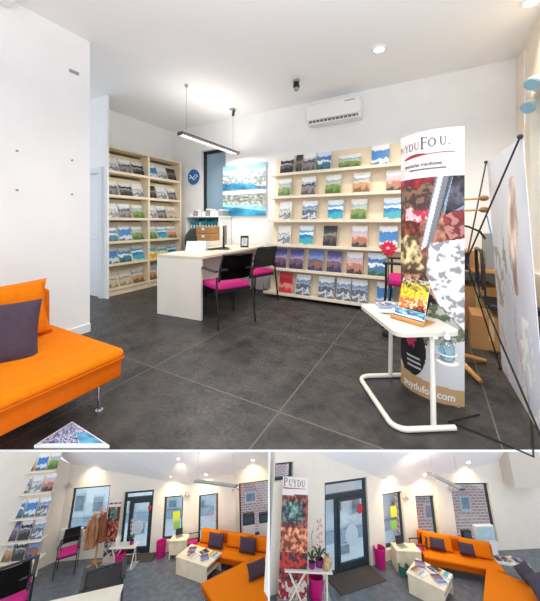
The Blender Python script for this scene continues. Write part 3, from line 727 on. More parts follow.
# ------------------------------------------------------------------ curved advertising banner
BC, BR = Vector((.07, 2.60)), .30
A0, A1 = R(207), R(296)                                 # plan angles, left edge to right edge
BH, BZ = 1.88, .012
BW = BR*(A1-A0)
def bsurf(x, z, d=0):
    a = A0+(x/BW)*(A1-A0); return Vector((BC.x+(BR+d)*math.cos(a), BC.y+(BR+d)*math.sin(a), BZ+z))
def banner_ink(u, v):
    n = nz(u, v, 4, 21); m_ = nz(u*1.0, v*4, 9, 22); e = v+n*.02
    edge = .826
    if v > edge: return (222, 217, 215)
    # beige foot band and white field
    if v < .055+.02*(1-u): return (196, 158, 112)
    # badge
    if ((u-.24)/.26)**2+((v-.165)/.105)**2 < 1:
        if ((u-.26)/.10)**2+((v-.205)/.036)**2 < 1: return soft(m_, -.05, (196, 52, 88), (60, 20, 34))
        if .09 < v < .155 and (v*100 % 1.9) < .8 and .16 < u+(.155-v)*-.6 < .40: return (196, 196, 196)
        return (22, 20, 22)
    if pick([(.42, .19), (1.0, .235), (1, 0), (0, 0), (0, .1), (.2, .05)], u, v): return (214, 212, 212)
    if pick([(.46, .27), (.5, .19), (1, .24), (1, .26), (.72, .35), (.56, .36)], u, v):       # green hillside
        return soft(m_, -.02, jit((70, 82, 62), m_), (176, 182, 168), .16)
    if pick([(.36, .40), (.58, .39), (.64, .36), (.46, .25), (.38, .2), (0, .2), (0, .36)], u, v): return jit((30, 26, 28), m_*.8)
    if pick([(.55, .58), (1, .60), (1, .27), (.66, .36), (.5, .46)], u, v):                    # white shirt / snow
        return soft(m_, -.2, (234, 232, 234), (150, 146, 150), .16)
    if pick([(.64, .84), (.86, .84), (.58, .58), (.42, .55)], u, v):                           # steel blade
        k = (u-.64-(v-.84)*.85)
        return (208, 210, 214) if .03 < k < .1 else ((120, 124, 130) if k < .17 else (70, 72, 78))
    if pick([(.86, .84), (1, .84), (1, .72), (.74, .68)], u, v): return jit((58, 56, 62), m_)
    if pick([(.42, .66), (.72, .68), (.78, .56), (.6, .5), (.42, .54)], u, v): return jit((164, 108, 88), m_*.6)   # forearm
    if u > .7 and .70 > e > .58: return soft(m_, -.14, jit((112, 38, 40), m_*.6), (186, 124, 114))
    if u > .74 and e > .69: return (132, 156, 180)
    if .655 < e < .70 and .14 < u < .52: return soft(m_, -.05, (196, 52, 76), (240, 200, 206), .2)
    if e > .79 and u < .62: return jit((134, 34, 44), m_*.6)
    if e > .70: return soft(m_, -.12, jit((66, 46, 42), m_), (134, 104, 84), .2)
    if e > .60: return soft(m_, -.1, jit((130, 70, 50), m_*.8), (90, 36, 34), .2)
    if e > .47: return soft(m_, -.05, jit((186, 166, 122), m_*.7), (96, 78, 56), .25)
    return soft(m_, 0, jit((146, 110, 86), m_*.9), (84, 52, 46), .25)
t = thing('advertising_banner', at(0, 0), 'tall curved advertising banner with a red and steel picture behind the side table', 'banner')
m = MB(); N = 28
for i in range(N):
    x0, x1 = BW*i/N, BW*(i+1)/N
    for za, zb in ((0, BH),):
        m.bm.faces.new([m.bm.verts.new(p) for p in (bsurf(x0, za, -.002), bsurf(x1, za, -.002), bsurf(x1, zb, -.002), bsurf(x0, zb, -.002))])
bmesh.ops.remove_doubles(m.bm, verts=m.bm.verts, dist=1e-5)
bmesh.ops.solidify(m.bm, geom=m.bm.faces[:], thickness=.004)
m.build('panel', WHITE, t)
printed('banner_print', lambda u, v: bsurf(u*BW, v*BH, .0015), 84, 280, banner_ink, t)
INK = mat('dark_ink', (70, 58, 60), .5); REDI = mat('red_ink', (168, 30, 44), .5)
m = MB(); serif(m, [('P', .0, 1.755, .045), ('U', .03, 1.755, .04), ('Y', .062, 1.752, .055), ('D', .103, 1.755, .054), ('U', .147, 1.757, .054), ('F', .195, 1.755, .082), ('O', .245, 1.762, .062), ('U', .315, 1.764, .058), ('.', .368, 1.764, .058)], bsurf, .003)
m.build('lettering', INK, t)
m = MB()
for i in range(24):
    x0, x1 = .06+i*.0145, .06+(i+1)*.0145
    th = lambda x: .004+.018*max(0, 1-((x-.14)/.1)**2)
    c0, c1 = 1.695+.02*math.sin((x0-.06)*6), 1.695+.02*math.sin((x1-.06)*6)
    m.bm.faces.new([m.bm.verts.new(bsurf(x, z, .003)) for x, z in ((x0, c0-.001), (x1, c1-.001), (x1, c1+th(x1)), (x0, c0+th(x0)))])
m.build('red_swoosh', REDI, t)
typed('spectacles grandioses', .034, 'tagline', mat('plum_ink', (92, 40, 60), .5), t, lambda x, y, d: bsurf(x*.92+.06, y+1.635, d), .003, bold=.0006)
m = MB()
for i in range(26): m.bm.faces.new([m.bm.verts.new(bsurf(.11+i*.0095+a*.0075, 1.607+b*.009, .003)) for a, b in ((0, 0), (1, 0), (1, 1), (0, 1))])
m.build('small_print', INK, t)
typed('puydufou.com', .072, 'web_address', WHITE, t, lambda x, y, d: bsurf(x*.86+.055, y+.03+.0*x, d), .003, bold=.0015)
MB().box(-.22, .22, -.05, .05, 0, .012, bev=.004).build('base_foot', ALU, t).matrix_local = Matrix.Translation((.03, 2.42, 0)) @ Matrix.Rotation(R(-25), 4, 'Z') @ Matrix.Scale(.8, 4)
MB().cyl((.02, 2.40, .01), (.02, 2.40, 1.85), .009).build('pole', ALU, t)
# ------------------------------------------------------------------ coat stand behind the banner
t = thing('coat_stand', at(.17, 3.0), 'honey wood coat stand with round pegs and black hooks behind the banner', 'coat stand')
MB().cyl((0, 0, .08), (0, 0, 1.62), .02, n=12).build('post', WOODO, t)
for k, a in enumerate((-56, 34, 124, 214)):
    ca, sa = math.cos(R(a)), math.sin(R(a))
    MB().tube([(0, 0, .11), (ca*.12, sa*.12, .07), (ca*.31, sa*.31, .02)], .02, 8, rad=[.018, .022, .016]).build('foot', WOODO, t, smooth=True)
for z, a in ((1.44, -14), (1.345, -11), (1.44, 166), (1.345, 150)):
    ca, sa = math.cos(R(a)), math.sin(R(a))
    p = MB().cyl((0, 0, z), (ca*.21, sa*.21, z+.005), .008, n=8).build('peg', WOODO, t)
    MB().ball((ca*.225, sa*.225, z+.006), .027, 1.3, 1.1, .9).build('peg_knob', mat('dark_peg', (150, 106, 66), .5), p, smooth=True)
for a in (-15, 75, 165, 255):
    ca, sa = math.cos(R(a)), math.sin(R(a))
    MB().tube([(0, 0, 1.24), (ca*.12, sa*.12, 1.21), (ca*.2, sa*.2, 1.17), (ca*.235, sa*.235, 1.11)], .0085, 8).build('hook', BLACK, t, smooth=True)
# ------------------------------------------------------------------ X-frame display facing the shop window
TN, TF, BN, BF = Vector((.50, 2.33, 1.78)), Vector((.47, 3.36, 1.81)), Vector((.54, 2.04, .07)), Vector((.52, 3.02, .04))
nrm = (TF-TN).cross(BN-TN).normalized()
if nrm.x > 0: nrm = -nrm
def dsurf(u, v, d=0):
    b = BF.lerp(BN, u); tt = TF.lerp(TN, u); return b.lerp(tt, v)+nrm*d
def display_ink(u, v):
    m_ = nz(u, v, 9, 31); n = nz(u, v, 3, 32)
    base = (214, 218, 228)
    fu = .66+.05*math.sin(v*9)
    if .40 < v < .86 and abs(u-fu) < .11*(1.2-abs(v-.66)*3.2): return jit((206, 184, 172), m_*.5)
    if .80 < v < .875 and abs(u-fu) < .05: return (206, 186, 176)
    if abs(u-(.45+.5*(.5-v)+.05*math.sin(v*20))) < .012 and v < .62: return (176, 178, 182)
    if .30 < v < .56 and u < .42 and m_ > .18: return (168, 166, 150)
    if v < .34 and abs((u-.7)-(.34-v)*.4) < .14 and m_ > .12: return (244, 244, 242)
    if v < .3 and n > .2 and m_ > .05: return (226, 190, 180)
    if v > .84 and u < .3 and m_ > .2: return (196, 190, 210)
    return jit(base, n*.06)
t = thing('fabric_display', at(0, 0), 'white fabric display with a pale figure on a black X frame at the right window', 'display stand')
m = MB(); m.slab([dsurf(0, 0, -.004), dsurf(1, 0, -.004), dsurf(1, 1, -.004), dsurf(0, 1, -.004)], nrm*.004); m.build('fabric_panel', mat('display_white', (222, 226, 234), .7), t)
printed('print', lambda u, v: dsurf(u, v, .0015), 60, 110, display_ink, t)
hub = Vector((.26, 2.86, .93))
MB().cyl(hub+Vector((0, 0, -.07)), hub+Vector((0, 0, .07)), .022).build('hub', BLACK, t)
for c in (dsurf(0, 1, .01), dsurf(1, 1, .01), dsurf(0, 0, .01), dsurf(1, 0, .01)):
    p = MB().tube([hub, hub.lerp(c, .5)+Vector((0, 0, .0)), c], .0065, 6).build('rod', BLACK, t)
    MB().ball(c, .016).build('rod_tip', BLACK, p)
# ------------------------------------------------------------------ corner behind: small table, boxes, a chair
t = thing('corner_table', at(.56, 4.4), 'honey wood table in the right corner behind the white display', 'table')
MB().box(-.35, .36, -.42, .28, .68, .72, bev=.004).build('tabletop', WOODO, t)
for x in (-.32, .32):
    for y in (-.38, .24): MB().box(x-.025, x+.025, y-.025, y+.025, 0, .68).build('leg', WOODO, t)
MB().box(-.35, -.33, -.42, .28, .5, .68).build('apron', WOODO, t)
for i, (x, y, z, sx, sy, sz, lab) in enumerate(((.52, 3.64, 0, .16, .16, .33, 'closed brown cardboard box on the floor under the black tube chair'), (.45, 4.3, 0, .22, .22, .5, 'taller brown cardboard box at the back under the corner table'), (.42, 4.2, .721, .17, .19, .2, 'small brown cardboard box on the corner table'))):
    t = thing('cardboard_box', at(x, y, z, 8*i), lab, 'box', 'boxes in the right corner')
    MB().box(-sx, sx, -sy, sy, 0, sz, bev=.004).build('carton', CARD, t)
    MB().box(-.02, .02, -sy-.002, sy+.002, sz*.3, sz+.002).build('tape', mat('tape_beige', (206, 176, 130), .3), t)
t = thing('document_holder', at(.64, 4.1, .721, 20), 'grey upright document holder with a blue stick in the right corner', 'document holder')
MB().box(-.11, .09, -.05, .05, 0, .4, bev=.005).build('holder', mat('grey_plate', (150, 150, 150), .5), t)
MB().cyl((-.05, -.02, .4), (-.09, -.02, .6), .007).build('blue_stick', mat('stick_blue', (40, 170, 225), .4), t)
t = thing('cantilever_chair', at(.69, 3.64, 0, -90), 'black tube-framed chair half hidden between the coat stand and the display', 'chair')
MB().box(-.2, .2, -.2, .2, .42, .46, bev=.015).build('seat', BLACK, t)
MB().tube([(-.215, -.24, .6), (-.215, -.25, .9), (-.17, -.255, .97), (.17, -.255, .97), (.215, -.25, .9), (.215, -.24, .6)], .016, 8).build('backrest', BLACK, t, smooth=True)
for s in (-1, 1): MB().tube([(s*.215, -.24, .85), (s*.215, -.22, .43), (s*.215, .2, .42), (s*.215, .24, .36), (s*.215, .22, .02), (s*.215, -.2, .02)], .011, 8).build('side_frame', BLACK, t, smooth=True)
# leaflets on the window sill at the far right
for i, (y, k) in enumerate(((3.5, 7), (3.25, 8), (3.0, 9), (2.8, 1))):
    magazine(at(1.06, y, .722, 80+7*i, 90) @ Matrix.Translation((0, -.012, -.13)), .18, .26, k, '%s magazine lying on the right window sill, %s from the back' % (CVN[k][:-6], ORD[i]), 'magazines on the window sill')
tag(MB().tube([(.28, 2.3, .006), (.1, 2.12, .006), (.3, 2.08, .006), (.48, 2.02, .006), (.56, 2.4, .006), (.8, 2.9, .006)], .005, 6).build('cable', BLACK), 'thin black cable on the floor in front of the banner', 'cable')
# ------------------------------------------------------------------ orange sofa in front on the left
def sofa(M, L, label, group, D=.97, back=True, cush=2, purple=()):
    """seat runs along +y, front towards +x, origin at the front near corner of the floor plan"""
    t = thing('sofa', M, label, 'sofa', group)
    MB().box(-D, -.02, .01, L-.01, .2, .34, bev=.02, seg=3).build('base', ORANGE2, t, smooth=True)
    m = MB(); m.box(-D, 0, 0, L, .325, .40, bev=.035, seg=4); 
    m.build('seat_cushion', ORANGE, t, smooth=True)
    MB().tube([(-D+.03, L+.001, .338), (-.02, L+.001, .338), (.0015, L-.02, .338), (.0015, .02, .338)], .006, 6).build('piping', ORANGE2, t)
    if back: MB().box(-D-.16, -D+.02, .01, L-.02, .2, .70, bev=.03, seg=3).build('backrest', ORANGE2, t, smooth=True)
    for y in (.12, L-.12):
        for x in (-.1, -D+.08):
            l = MB().cyl((x, y, .012), (x, y, .2), .011, n=10).build('leg', CHROME, t, smooth=True); MB().cyl((x, y, 0), (x, y, .012), .024, n=12).build('glide', CHROME, l)
    for k in range(cush):
        yc = L*(k+.5)/cush
        m = MB(); m.pillow(L/cush*.86, .42, .2, Matrix.Translation((-D+.16, yc-.02, .60)) @ Matrix.Rotation(R(90), 4, 'Z') @ Matrix.Rotation(R(-14), 4, 'X'), pw=.4)
        m.build('back_cushion', ORANGE, t, smooth=True)
    return t
SL = 2.05
sofa(at(-1.81, 1.25-SL, 0, 0), SL, 'orange fabric sofa with chrome legs against the white partition, in front on the left', None, cush=2)
m = MB(); m.pillow(.44, .42, .16, nu=18)
tag(m.build('throw_pillow', PURPLE, M=at(-2.40, .77, .53, 62, -30), smooth=True), 'plum purple throw pillow leaning on the orange sofa by the partition', 'pillow')
# corner of a low white table with a brochure, cut off with the floor
p0, p1, p2 = cw(-1.223, 1.792), cw(-1.302, 1.600), cw(-.886, 1.600)
t = tag(MB().prism([p0, p1, p2], .001, .018).build('coffee_table', WHITE), 'white corner of a very low table in front of the orange sofa', 'table')
def sea_ink(u, v):
    n = nz(u, v, 3, 41); m_ = nz(u*3, v, 16, 42)
    if u > .62 and v < .5+n*.2: return jit((96, 170, 210), n*.4)
    return jit((72, 78, 130), m_) if m_ > -.02 else (206, 212, 228)
c = Vector(((p0[0]+p1[0]+p2[0])/3, (p0[1]+p1[1]+p2[1])/3, 0))
q0, q1, q2 = [Vector((p[0], p[1], 0)).lerp(c, .13) for p in (p0, p1, p2)]
bt = tag(MB().prism([q0[:2], q1[:2], q2[:2]], .0182, .022).build('brochure', PAPER), 'blue sea brochure lying on the low white table corner', 'brochure')
printed('cover_print', lambda u, v: q1.lerp(q2, u).lerp(q0, v)+Vector((0, 0, .0225)), 50, 30, sea_ink, bt)
# ================================================================== the two rooms below
def room(px, py, Z, tilt, roll):
    """floor frame of a lower room: its spot below the slab, its floor's pitch and roll"""
    f, cx, cy = 290., 270., 222.
    r, fw, up = Vector((math.cos(HEAD), math.sin(HEAD), 0)), Vector((-math.sin(HEAD), math.cos(HEAD), 0)), Vector((0, 0, 1))
    o = Vector((0, 0, CH))+Z*((px-cx)/f*r+fw-(py-cy)/f*up)
    t, q = R(tilt), R(roll)
    ey = math.cos(t)*fw-math.sin(t)*up; ez = math.cos(t)*up+math.sin(t)*fw
    ex2 = r*math.cos(q)+ez*math.sin(q); ez2 = ez*math.cos(q)-r*math.sin(q)
    M = Matrix((ex2, ey, ez2)).transposed().to_4x4(); M.translation = o
    return M
FLOOR2 = tile_mat('slate_tiles_grey', (78, 82, 90), (116, 122, 130), (112, 112, 112), .9, gw=.006, rough=(.25, .5))
PLAST = mat('cream_plaster', (238, 229, 214), .75, var=.02, scale=3)
def wall_run(name, A, B, openings, zA, zB, th=.25, material=None):
    """a wall from A to B whose top runs from zA to zB, with rectangular openings (s0, s1, z0, z1)"""
    L = math.hypot(B[0]-A[0], B[1]-A[1]); ang = math.degrees(math.atan2(B[1]-A[1], B[0]-A[0]))
    m = MB(); top = lambda s: zA+(zB-zA)*s/L
    cuts = sorted({0, L, *[o[0] for o in openings], *[o[1] for o in openings]})
    for s0, s1 in zip(cuts, cuts[1:]):
        if s1-s0 < 1e-4: continue
        op = [o for o in openings if o[0] <= s0+1e-4 and o[1] >= s1-1e-4]
        def piece(za, a, b): m.slab([(s0, 0, za), (s1, 0, za), (s1, 0, b), (s0, 0, a)], (0, th, 0))
        if not op: piece(-.02, top(s0), top(s1))
        else:
            if op[0][2] > 0: piece(-.02, op[0][2], op[0][2])
            piece(op[0][3], top(s0), top(s1))
    M = at(A[0], A[1], 0, ang)
    struct(name, m, material or PLAST, M)
    return M
def window(name, M, s0, s1, z0, z1, fw=.07, y=.1, mull=(), bars=(), material=None):
    m = MB(); m.box(s0, s0+fw, y, y+.07, z0, z1).box(s1-fw, s1, y, y+.07, z0, z1).box(s0+fw, s1-fw, y, y+.07, z0, z0+fw).box(s0+fw, s1-fw, y, y+.07, z1-fw, z1)
    o = m.build(name, material or DARKF, M=M); o['kind'] = 'structure'
    for s in mull: MB().box(s-.03, s+.03, y, y+.07, z0+fw, z1-fw).build('mullion', material or DARKF, o)
    for z in bars: MB().box(s0+fw, s1-fw, y, y+.07, z-.03, z+.03).build('transom_bar', material or DARKF, o)
    MB().box(s0+fw, s1-fw, y+.03, y+.036, z0+fw, z1-fw).build('pane', GLASS, o)
    return o
def glass_door(name, M, s0, s1, z1, side, ztr):
    m = MB(); y = .08; f = .09
    m.box(s0, s0+f, y, y+.08, 0, z1).box(s1-f, s1, y, y+.08, 0, z1).box(s0+f, s1-f, y, y+.08, z1-f, z1).box(s0+f, s1-f, y, y+.08, 0, .06)
    o = m.build(name, DARKF, M=M); o['kind'] = 'structure'
    MB().box(s0+f, s1-f, y, y+.08, ztr-.06, ztr+.06).build('transom_bar', DARKF, o)
    MB().box(s0+f, s1-f, y+.035, y+.041, ztr+.06, z1-f).build('transom_pane', GLASS, o)
    MB().box(side-.045, side+.045, y, y+.08, .06, ztr-.06).build('mullion', DARKF, o)
    MB().box(s0+f, side-.045, y+.035, y+.041, .06, ztr-.06).build('side_pane', GLASS, o)
    l0, l1 = side+.045, s1-f
    m = MB(); y2 = y-.02
    m.box(l0, l0+.09, y2, y2+.06, .06, ztr-.06).box(l1-.09, l1, y2, y2+.06, .06, ztr-.06).box(l0+.09, l1-.09, y2, y2+.06, .06, .2).box(l0+.09, l1-.09, y2, y2+.06, ztr-.15, ztr-.06)
    lf = m.build('door_leaf', DARKF, o)
    MB().box(l0+.09, l1-.09, y2+.025, y2+.031, .2, ztr-.15).build('leaf_pane', GLASS, lf)
    MB().cyl((l0+.05, y2-.03, .75), (l0+.05, y2-.03, 1.15), .014).build('door_handle', CHROME, lf)
    return o
def table_box(M, label, L, D, Hh, group=None, cat='coffee table', ends=True):
    """pale wood low table: two long boards, a shelf between, open at the ends; origin at its middle"""
    t = thing('coffee_table', M, label, cat, group)
    MB().box(-L/2, L/2, -D/2, D/2, Hh-.05, Hh, bev=.006).build('tabletop', BIRCH, t)
    for s in (-1, 1): MB().box(-L/2+.03, L/2-.03, s*(D/2-.03)-.02, s*(D/2-.03)+.02, 0, Hh-.05).build('side_board', BIRCH, t)
    MB().box(-L/2+.05, L/2-.05, -D/2+.05, D/2-.05, Hh*.42, Hh*.42+.03).build('shelf', BIRCH, t)
    MB().box(-.02, .02, -D/2+.05, D/2-.05, 0, Hh-.05).build('divider', BIRCH, t)
    return t
def bin_(M, label, group, s=1.0, h=.5):
    t = thing('waste_bin', M, label, 'bin', group)
    m = MB(); m.lathe([(.001, 0), (.15*s, 0), (.17*s, .03), (.2*s, h), (.185*s, h), (.16*s, .05), (.001, .04)], n=24); m.build('bin_body', mat('magenta_plastic', (206, 20, 120), .4), t, smooth=True)
    m = MB(); m.tube([(.2*s*math.cos(k*math.pi/12), .2*s*math.sin(k*math.pi/12), h) for k in range(24)], .012, 6, closed=True); m.build('rim', mat('magenta_rim', (180, 16, 104), .4), t, smooth=True)
    return t
def loose_mags(M, pts, group, where):
    for i, (x, y, rz_, k) in enumerate(pts):
        for j in range(2):
            o = magazine(M @ Matrix.Translation((x+.01*j, y, .002+.03*j)) @ Matrix.Rotation(R(rz_+9*j), 4, 'Z') @ Matrix.Rotation(R(90), 4, 'X') @ Matrix.Translation((0, -.024, -.17)), .29, .38, (k+5*j) % 16,
                     '%s magazine, %s one of the %s stack on %s' % (CVN[(k+5*j) % 16][:-6], 'lower' if j == 0 else 'upper', ORD[i], where), group, th=.024)
def purple_pillow(M, label, w=.42, group='plum pillows', material=None):
    m = MB(); m.pillow(w*1.1, w*.66, .17, nu=14)
    return tag(m.build('throw_pillow', material or PURPLE, M=M, smooth=True), label, 'pillow', group)
def scaled(M, s): return M @ Matrix.Scale(s, 4)
WARMSPOT = (1, .82, .5)
def wall_lamp(name_lab, M, group):
    t = thing('emergency_light', M, name_lab, 'emergency light', group)
    MB().box(-.07, .07, -.06, 0, -.05, .07, bev=.015).build('battery_box', mat('warm_grey_plastic', (206, 196, 184), .5), t)
    for s in (-1, 1):
        MB().cyl((s*.05, -.05, -.02), (s*.12, -.12, -.07), .045, .06, n=14).build('lamp_head', mat('warm_grey_plastic', (206, 196, 184), .5), t)
    return t
def facade(M, name, label, Lg, z0, z1, material, wins, th=.2, floor_band=()):
    t = thing(name, M, label, 'building')
    MB().box(0, Lg, 0, th, z0, z1).build('wall', material, t)
    for (s0, s1, a, b) in wins:
        wf = MB().box(s0, s1, -.05, .02, a, b).build('window_frame', mat('facade_frame', (214, 220, 226), .5), t)
        MB().box(s0+.06, s1-.06, -.06, -.045, a+.06, b-.06).build('pane', mat('facade_glass', (130, 152, 168), .15, var=.3, scale=3), wf)
    for (a, b, mm) in floor_band: MB().box(0, Lg, -.12, 0, a, b).build('band', mm, t)
    return t
def brick_mat(name, a, b, mortar, s=1.0):
    m = bpy.data.materials.new(name); m.use_nodes = True; nt = m.node_tree; bs = nt.nodes['Principled BSDF']; bs.inputs['Roughness'].default_value = .8
    tc = nt.nodes.new('ShaderNodeTexCoord'); sp = nt.nodes.new('ShaderNodeSeparateXYZ'); cb = nt.nodes.new('ShaderNodeCombineXYZ')
    nt.links.new(tc.outputs['Object'], sp.inputs[0]); nt.links.new(sp.outputs['X'], cb.inputs['X']); nt.links.new(sp.outputs['Z'], cb.inputs['Y'])
    br = nt.nodes.new('ShaderNodeTexBrick'); br.inputs['Scale'].default_value = s
    br.inputs['Brick Width'].default_value = .24; br.inputs['Row Height'].default_value = .1; br.inputs['Mortar Size'].default_value = .014
    br.inputs['Color1'].default_value = (*lin(a), 1); br.inputs['Color2'].default_value = (*lin(b), 1); br.inputs['Mortar'].default_value = (*lin(mortar), 1)
    nt.links.new(cb.outputs[0], br.inputs['Vector']); nt.links.new(br.outputs['Color'], bs.inputs['Base Color'])
    return m
PALEF = mat('pale_blue_render', (240, 246, 252), .8, var=.05, scale=1.5)
GREYB = mat('grey_blue_band', (170, 190, 208), .7, var=.08, scale=2)
BRICK = brick_mat('russet_brick', (206, 158, 150), (186, 142, 142), (236, 222, 218))

# divider between the two lower rooms
SET[0] = Matrix.Identity(4)
m = MB(); a, b, c, d = cw(-.05, 7.2), cw(-.05, 13.5), cw(-.004, 13.5), cw(-.004, 7.2)
m.prism([a, b, c, d], -15.5, -5.9); struct('wall_divider', m, WHITE)

# ================================================================== lower left: the waiting room seen with the rack
ML = room(135, 556, 12, 24, 4)
SET[0] = ML
A, B, C = (-3.37, .12), (2.12, .07), (5.95, .44)
A0_ = (A[0]-1.3*1.55, A[1]-1.3*1.81)
m = MB(); m.prism([(-8, -5), (5.2, -5), (6.0, .5), (2.12, .12), (-3.42, .16), (-8, -5.0+.01)], -.1, 0); struct('floor.001', m, FLOOR2)
wm = wall_run('wall_back.001', A, B, [(.30, 1.97, .9, 2.36), (2.64, 3.93, 0, 2.07), (4.41, 5.25, .35, 1.79)], 3.25, 2.12)
wr = wall_run('wall_right.001', B, C, [(.44, 1.28, .1, 1.72), (2.21, 3.70, .1, 1.95)], 2.12, 2.62)
m = MB(); m.slab([(A[0], A[1], -.02), (A0_[0]-1.6, A0_[1]-1.87, -.02), (A0_[0]-1.6, A0_[1]-1.87, 6.8), (A[0], A[1], 3.25)], (-.2, .17, 0)); struct('wall_left.001', m, PLAST)
up = lambda p, z, dx, dy, dz: (p[0]+dx, p[1]+dy, z+dz)
m = MB()
At, Bt, Ct = (*A, 3.25), (*B, 2.12), (*C, 2.62)
m.slab([At, Bt, up(B, 2.12, 0, -2.6, 2.9), up(A, 3.25, -2.2, -2.57, 2.9)], (0, .1, .1)); m.slab([Bt, Ct, up(C, 2.62, 0, -2.6, 2.9), up(B, 2.12, 0, -2.6, 2.9)], (0, .1, .1))
struct('ceiling.001', m, CEIL)
window('window_3', wm, .30, 1.97, .9, 2.36)
glass_door('door_2', wm, 2.64, 3.93, 2.07, 2.93, 1.78)
window('window_4', wm, 4.41, 5.25, .35, 1.79)
window('window_5', wr, .44, 1.28, .1, 1.72)
window('window_6', wr, 2.21, 3.70, .1, 1.95)
m = MB(); m.box(1.30, 2.05, -.12, 0, 0, 2.38); struct('trim_2', m, PLAST, wr)
m = MB(); m.box(.1, 1.05, -.10, 0, .42, 1.02, bev=.01)
o = m.build('wall_panel', WHITE, M=wm); tag(o, 'white panel on the wall under the left window, behind the magenta chair', 'panel')
facade(at(-6.5, 3.2, -.33, 0), 'street_facade', 'pale blue rendered building across the street behind the glass door', 9.2, -4, 4.5, PALEF,
       [(1.95, 2.5, .78, 1.5), (2.9, 3.5, .7, 1.4), (4.75, 5.15, .62, 1.0), (5.3, 5.75, -.3, .2), (6.8, 7.3, .6, .98), (8.3, 8.75, .3, .85)], floor_band=[(.22, .55, GREYB)])
facade(at(2.75, 3.3, -.28, 3), 'brick_facade', 'russet brick building across the street behind the sofa windows', 5.5, -4, 4, BRICK,
       [(1.55, 2.15, .42, .86), (3.4, 4.0, .4, .9)])
# stickers on the narrow window
for (s, z, col, nm, w_, h_) in ((4.80, .92, (226, 228, 60), 'yellow', .3, .3), (4.84, .62, (150, 206, 90), 'green', .28, .26)):
    m = MB(); m.slab([(s, .12, z), (s+w_, .12, z), (s+w_, .12, z+h_), (s, .12, z+h_)], (0, .004, 0))
    tag(m.build('window_sticker', mat('sticker_'+nm, col, .5), M=wm), nm+' paper sticker on the window right of the glass door in the lower left room', 'sticker')
m = MB(); m.cyl((3.35, .045, .85), (3.35, .04, .85), .22, n=28)
tag(m.build('window_sticker', mat('sticker_pale', (196, 214, 222), .5), M=wm), 'round pale sticker low on the glass door of the lower left room', 'sticker')
m = MB(); m.cyl((3.78, .045, 1.45), (3.78, .04, 1.45), .08, n=20)
tag(m.build('window_sticker', mat('sticker_red', (196, 52, 66), .5), M=wm), 'small red round sticker at the top of the glass door, lower left room', 'sticker')
wall_lamp('twin emergency lamp at the top left corner of the wide left window', wm @ Matrix.Translation((.12, 0, 2.52)), 'emergency lamps of the lower rooms')
wall_lamp('twin emergency lamp between the narrow window and the corner, lower left room', wm @ Matrix.Translation((5.38, 0, 1.85)), 'emergency lamps of the lower rooms')
wall_lamp('twin emergency lamp left of the wide brick-view window, lower left room', wr @ Matrix.Translation((2.06, -.12, 1.9)), 'emergency lamps of the lower rooms')
def ceil_lamp(p, dx, k, lab, wall_d):
    """on the ceiling k metres up the slope from the wall top point p"""
    M = at(p[0]+dx*k, p[1]-2.6*k, p[2]+2.9*k-.005, 0, -45)
    t = downlight(M, lab, 'recessed lights of the lower rooms', 0, r=.09, spot=False)
    l = bpy.data.lights.new('spot', 'SPOT'); l.energy = LOWSPOT; l.color = WARMSPOT; l.spot_size = R(120); l.spot_blend = .9; l.shadow_soft_size = .05
    lo = bpy.data.objects.new('spot', l); COL.objects.link(lo); lo.parent = t; lo.location = (0, -.02, -.2)
    lo.rotation_euler = (R(66), 0, 0)
    return t
LOWSPOT = 40
ceil_lamp((-2.2, .1, 3.01), 0, .10, 'recessed ceiling light above the wide left window, lower left room', 0)
ceil_lamp((1.4, .07, 2.26), 0, .10, 'recessed ceiling light above the narrow window, lower left room', 0)
ceil_lamp((2.9, .14, 2.22), 0, .10, 'recessed ceiling light above the window right of the corner, lower left room', 0)
ceil_lamp((5.0, .35, 2.49), 0, .12, 'recessed ceiling light above the wide brick-view window, lower left room', 0)
ceil_lamp((1.9, .07, 2.17), 0, .42, 'recessed ceiling light in the middle of the ceiling near the tube lamp, lower left room', 0)
tube_lamp(scaled(at(2.68, -1.2, 2.65, -116.5), 1.0), 2.0, .95, 'slim tube lamp hanging over the coffee table in the lower left room', 12, 'tube lamps of the lower rooms', power_up=7, fat=1.9)
# magazine rack
t = thing('magazine_rack', at(-5.2, -1.12, 0, 0), 'tall cream magazine rack with five rows at the left edge of the lower left room', 'magazine rack')
RL = 1.98
m = MB(); m.slab([(0, -.05, .2), (RL, -.05, .2), (RL-.2, .25, 4.3), (0, .25, 4.3)], (0, .04, 0)); m.build('back_panel', BIRCH, t)
zs = (.75, 1.3, 1.95, 2.7, 3.4)
for r, z in enumerate(zs):
    MB().box(0, RL+.1-.04*r, -.34+.07*r, .2, z-.04, z, bev=.004).build('shelf', mat('cream_shelf', (236, 224, 204), .45), t)
for x in (.2, RL-.3): MB().box(x, x+.06, -.1, .2, 0, .6).build('foot', BIRCH, t)
cvl = [[6, 9, 0, 6, 10], [2, 13, 0, 8, 6], [1, 1, 2, 8, 1], [9, 8, 11, 5, 4], [8, 9, 2, 3, 3]]
for r, z in enumerate(zs):
    for q in range(4):
        magazine(at(-5.2+.24+q*.5, -1.33+.07*r+.02, z+.002, 0, -14), .42, .56, cvl[r][q],
                 '%s magazine, %s in the %s row of the tall lower-left rack' % (CVN[cvl[r][q]][:-6], ORD[q], ('bottom', 'second', 'middle', 'fourth', 'top')[r]), 'magazines on the tall cream rack', th=.03)
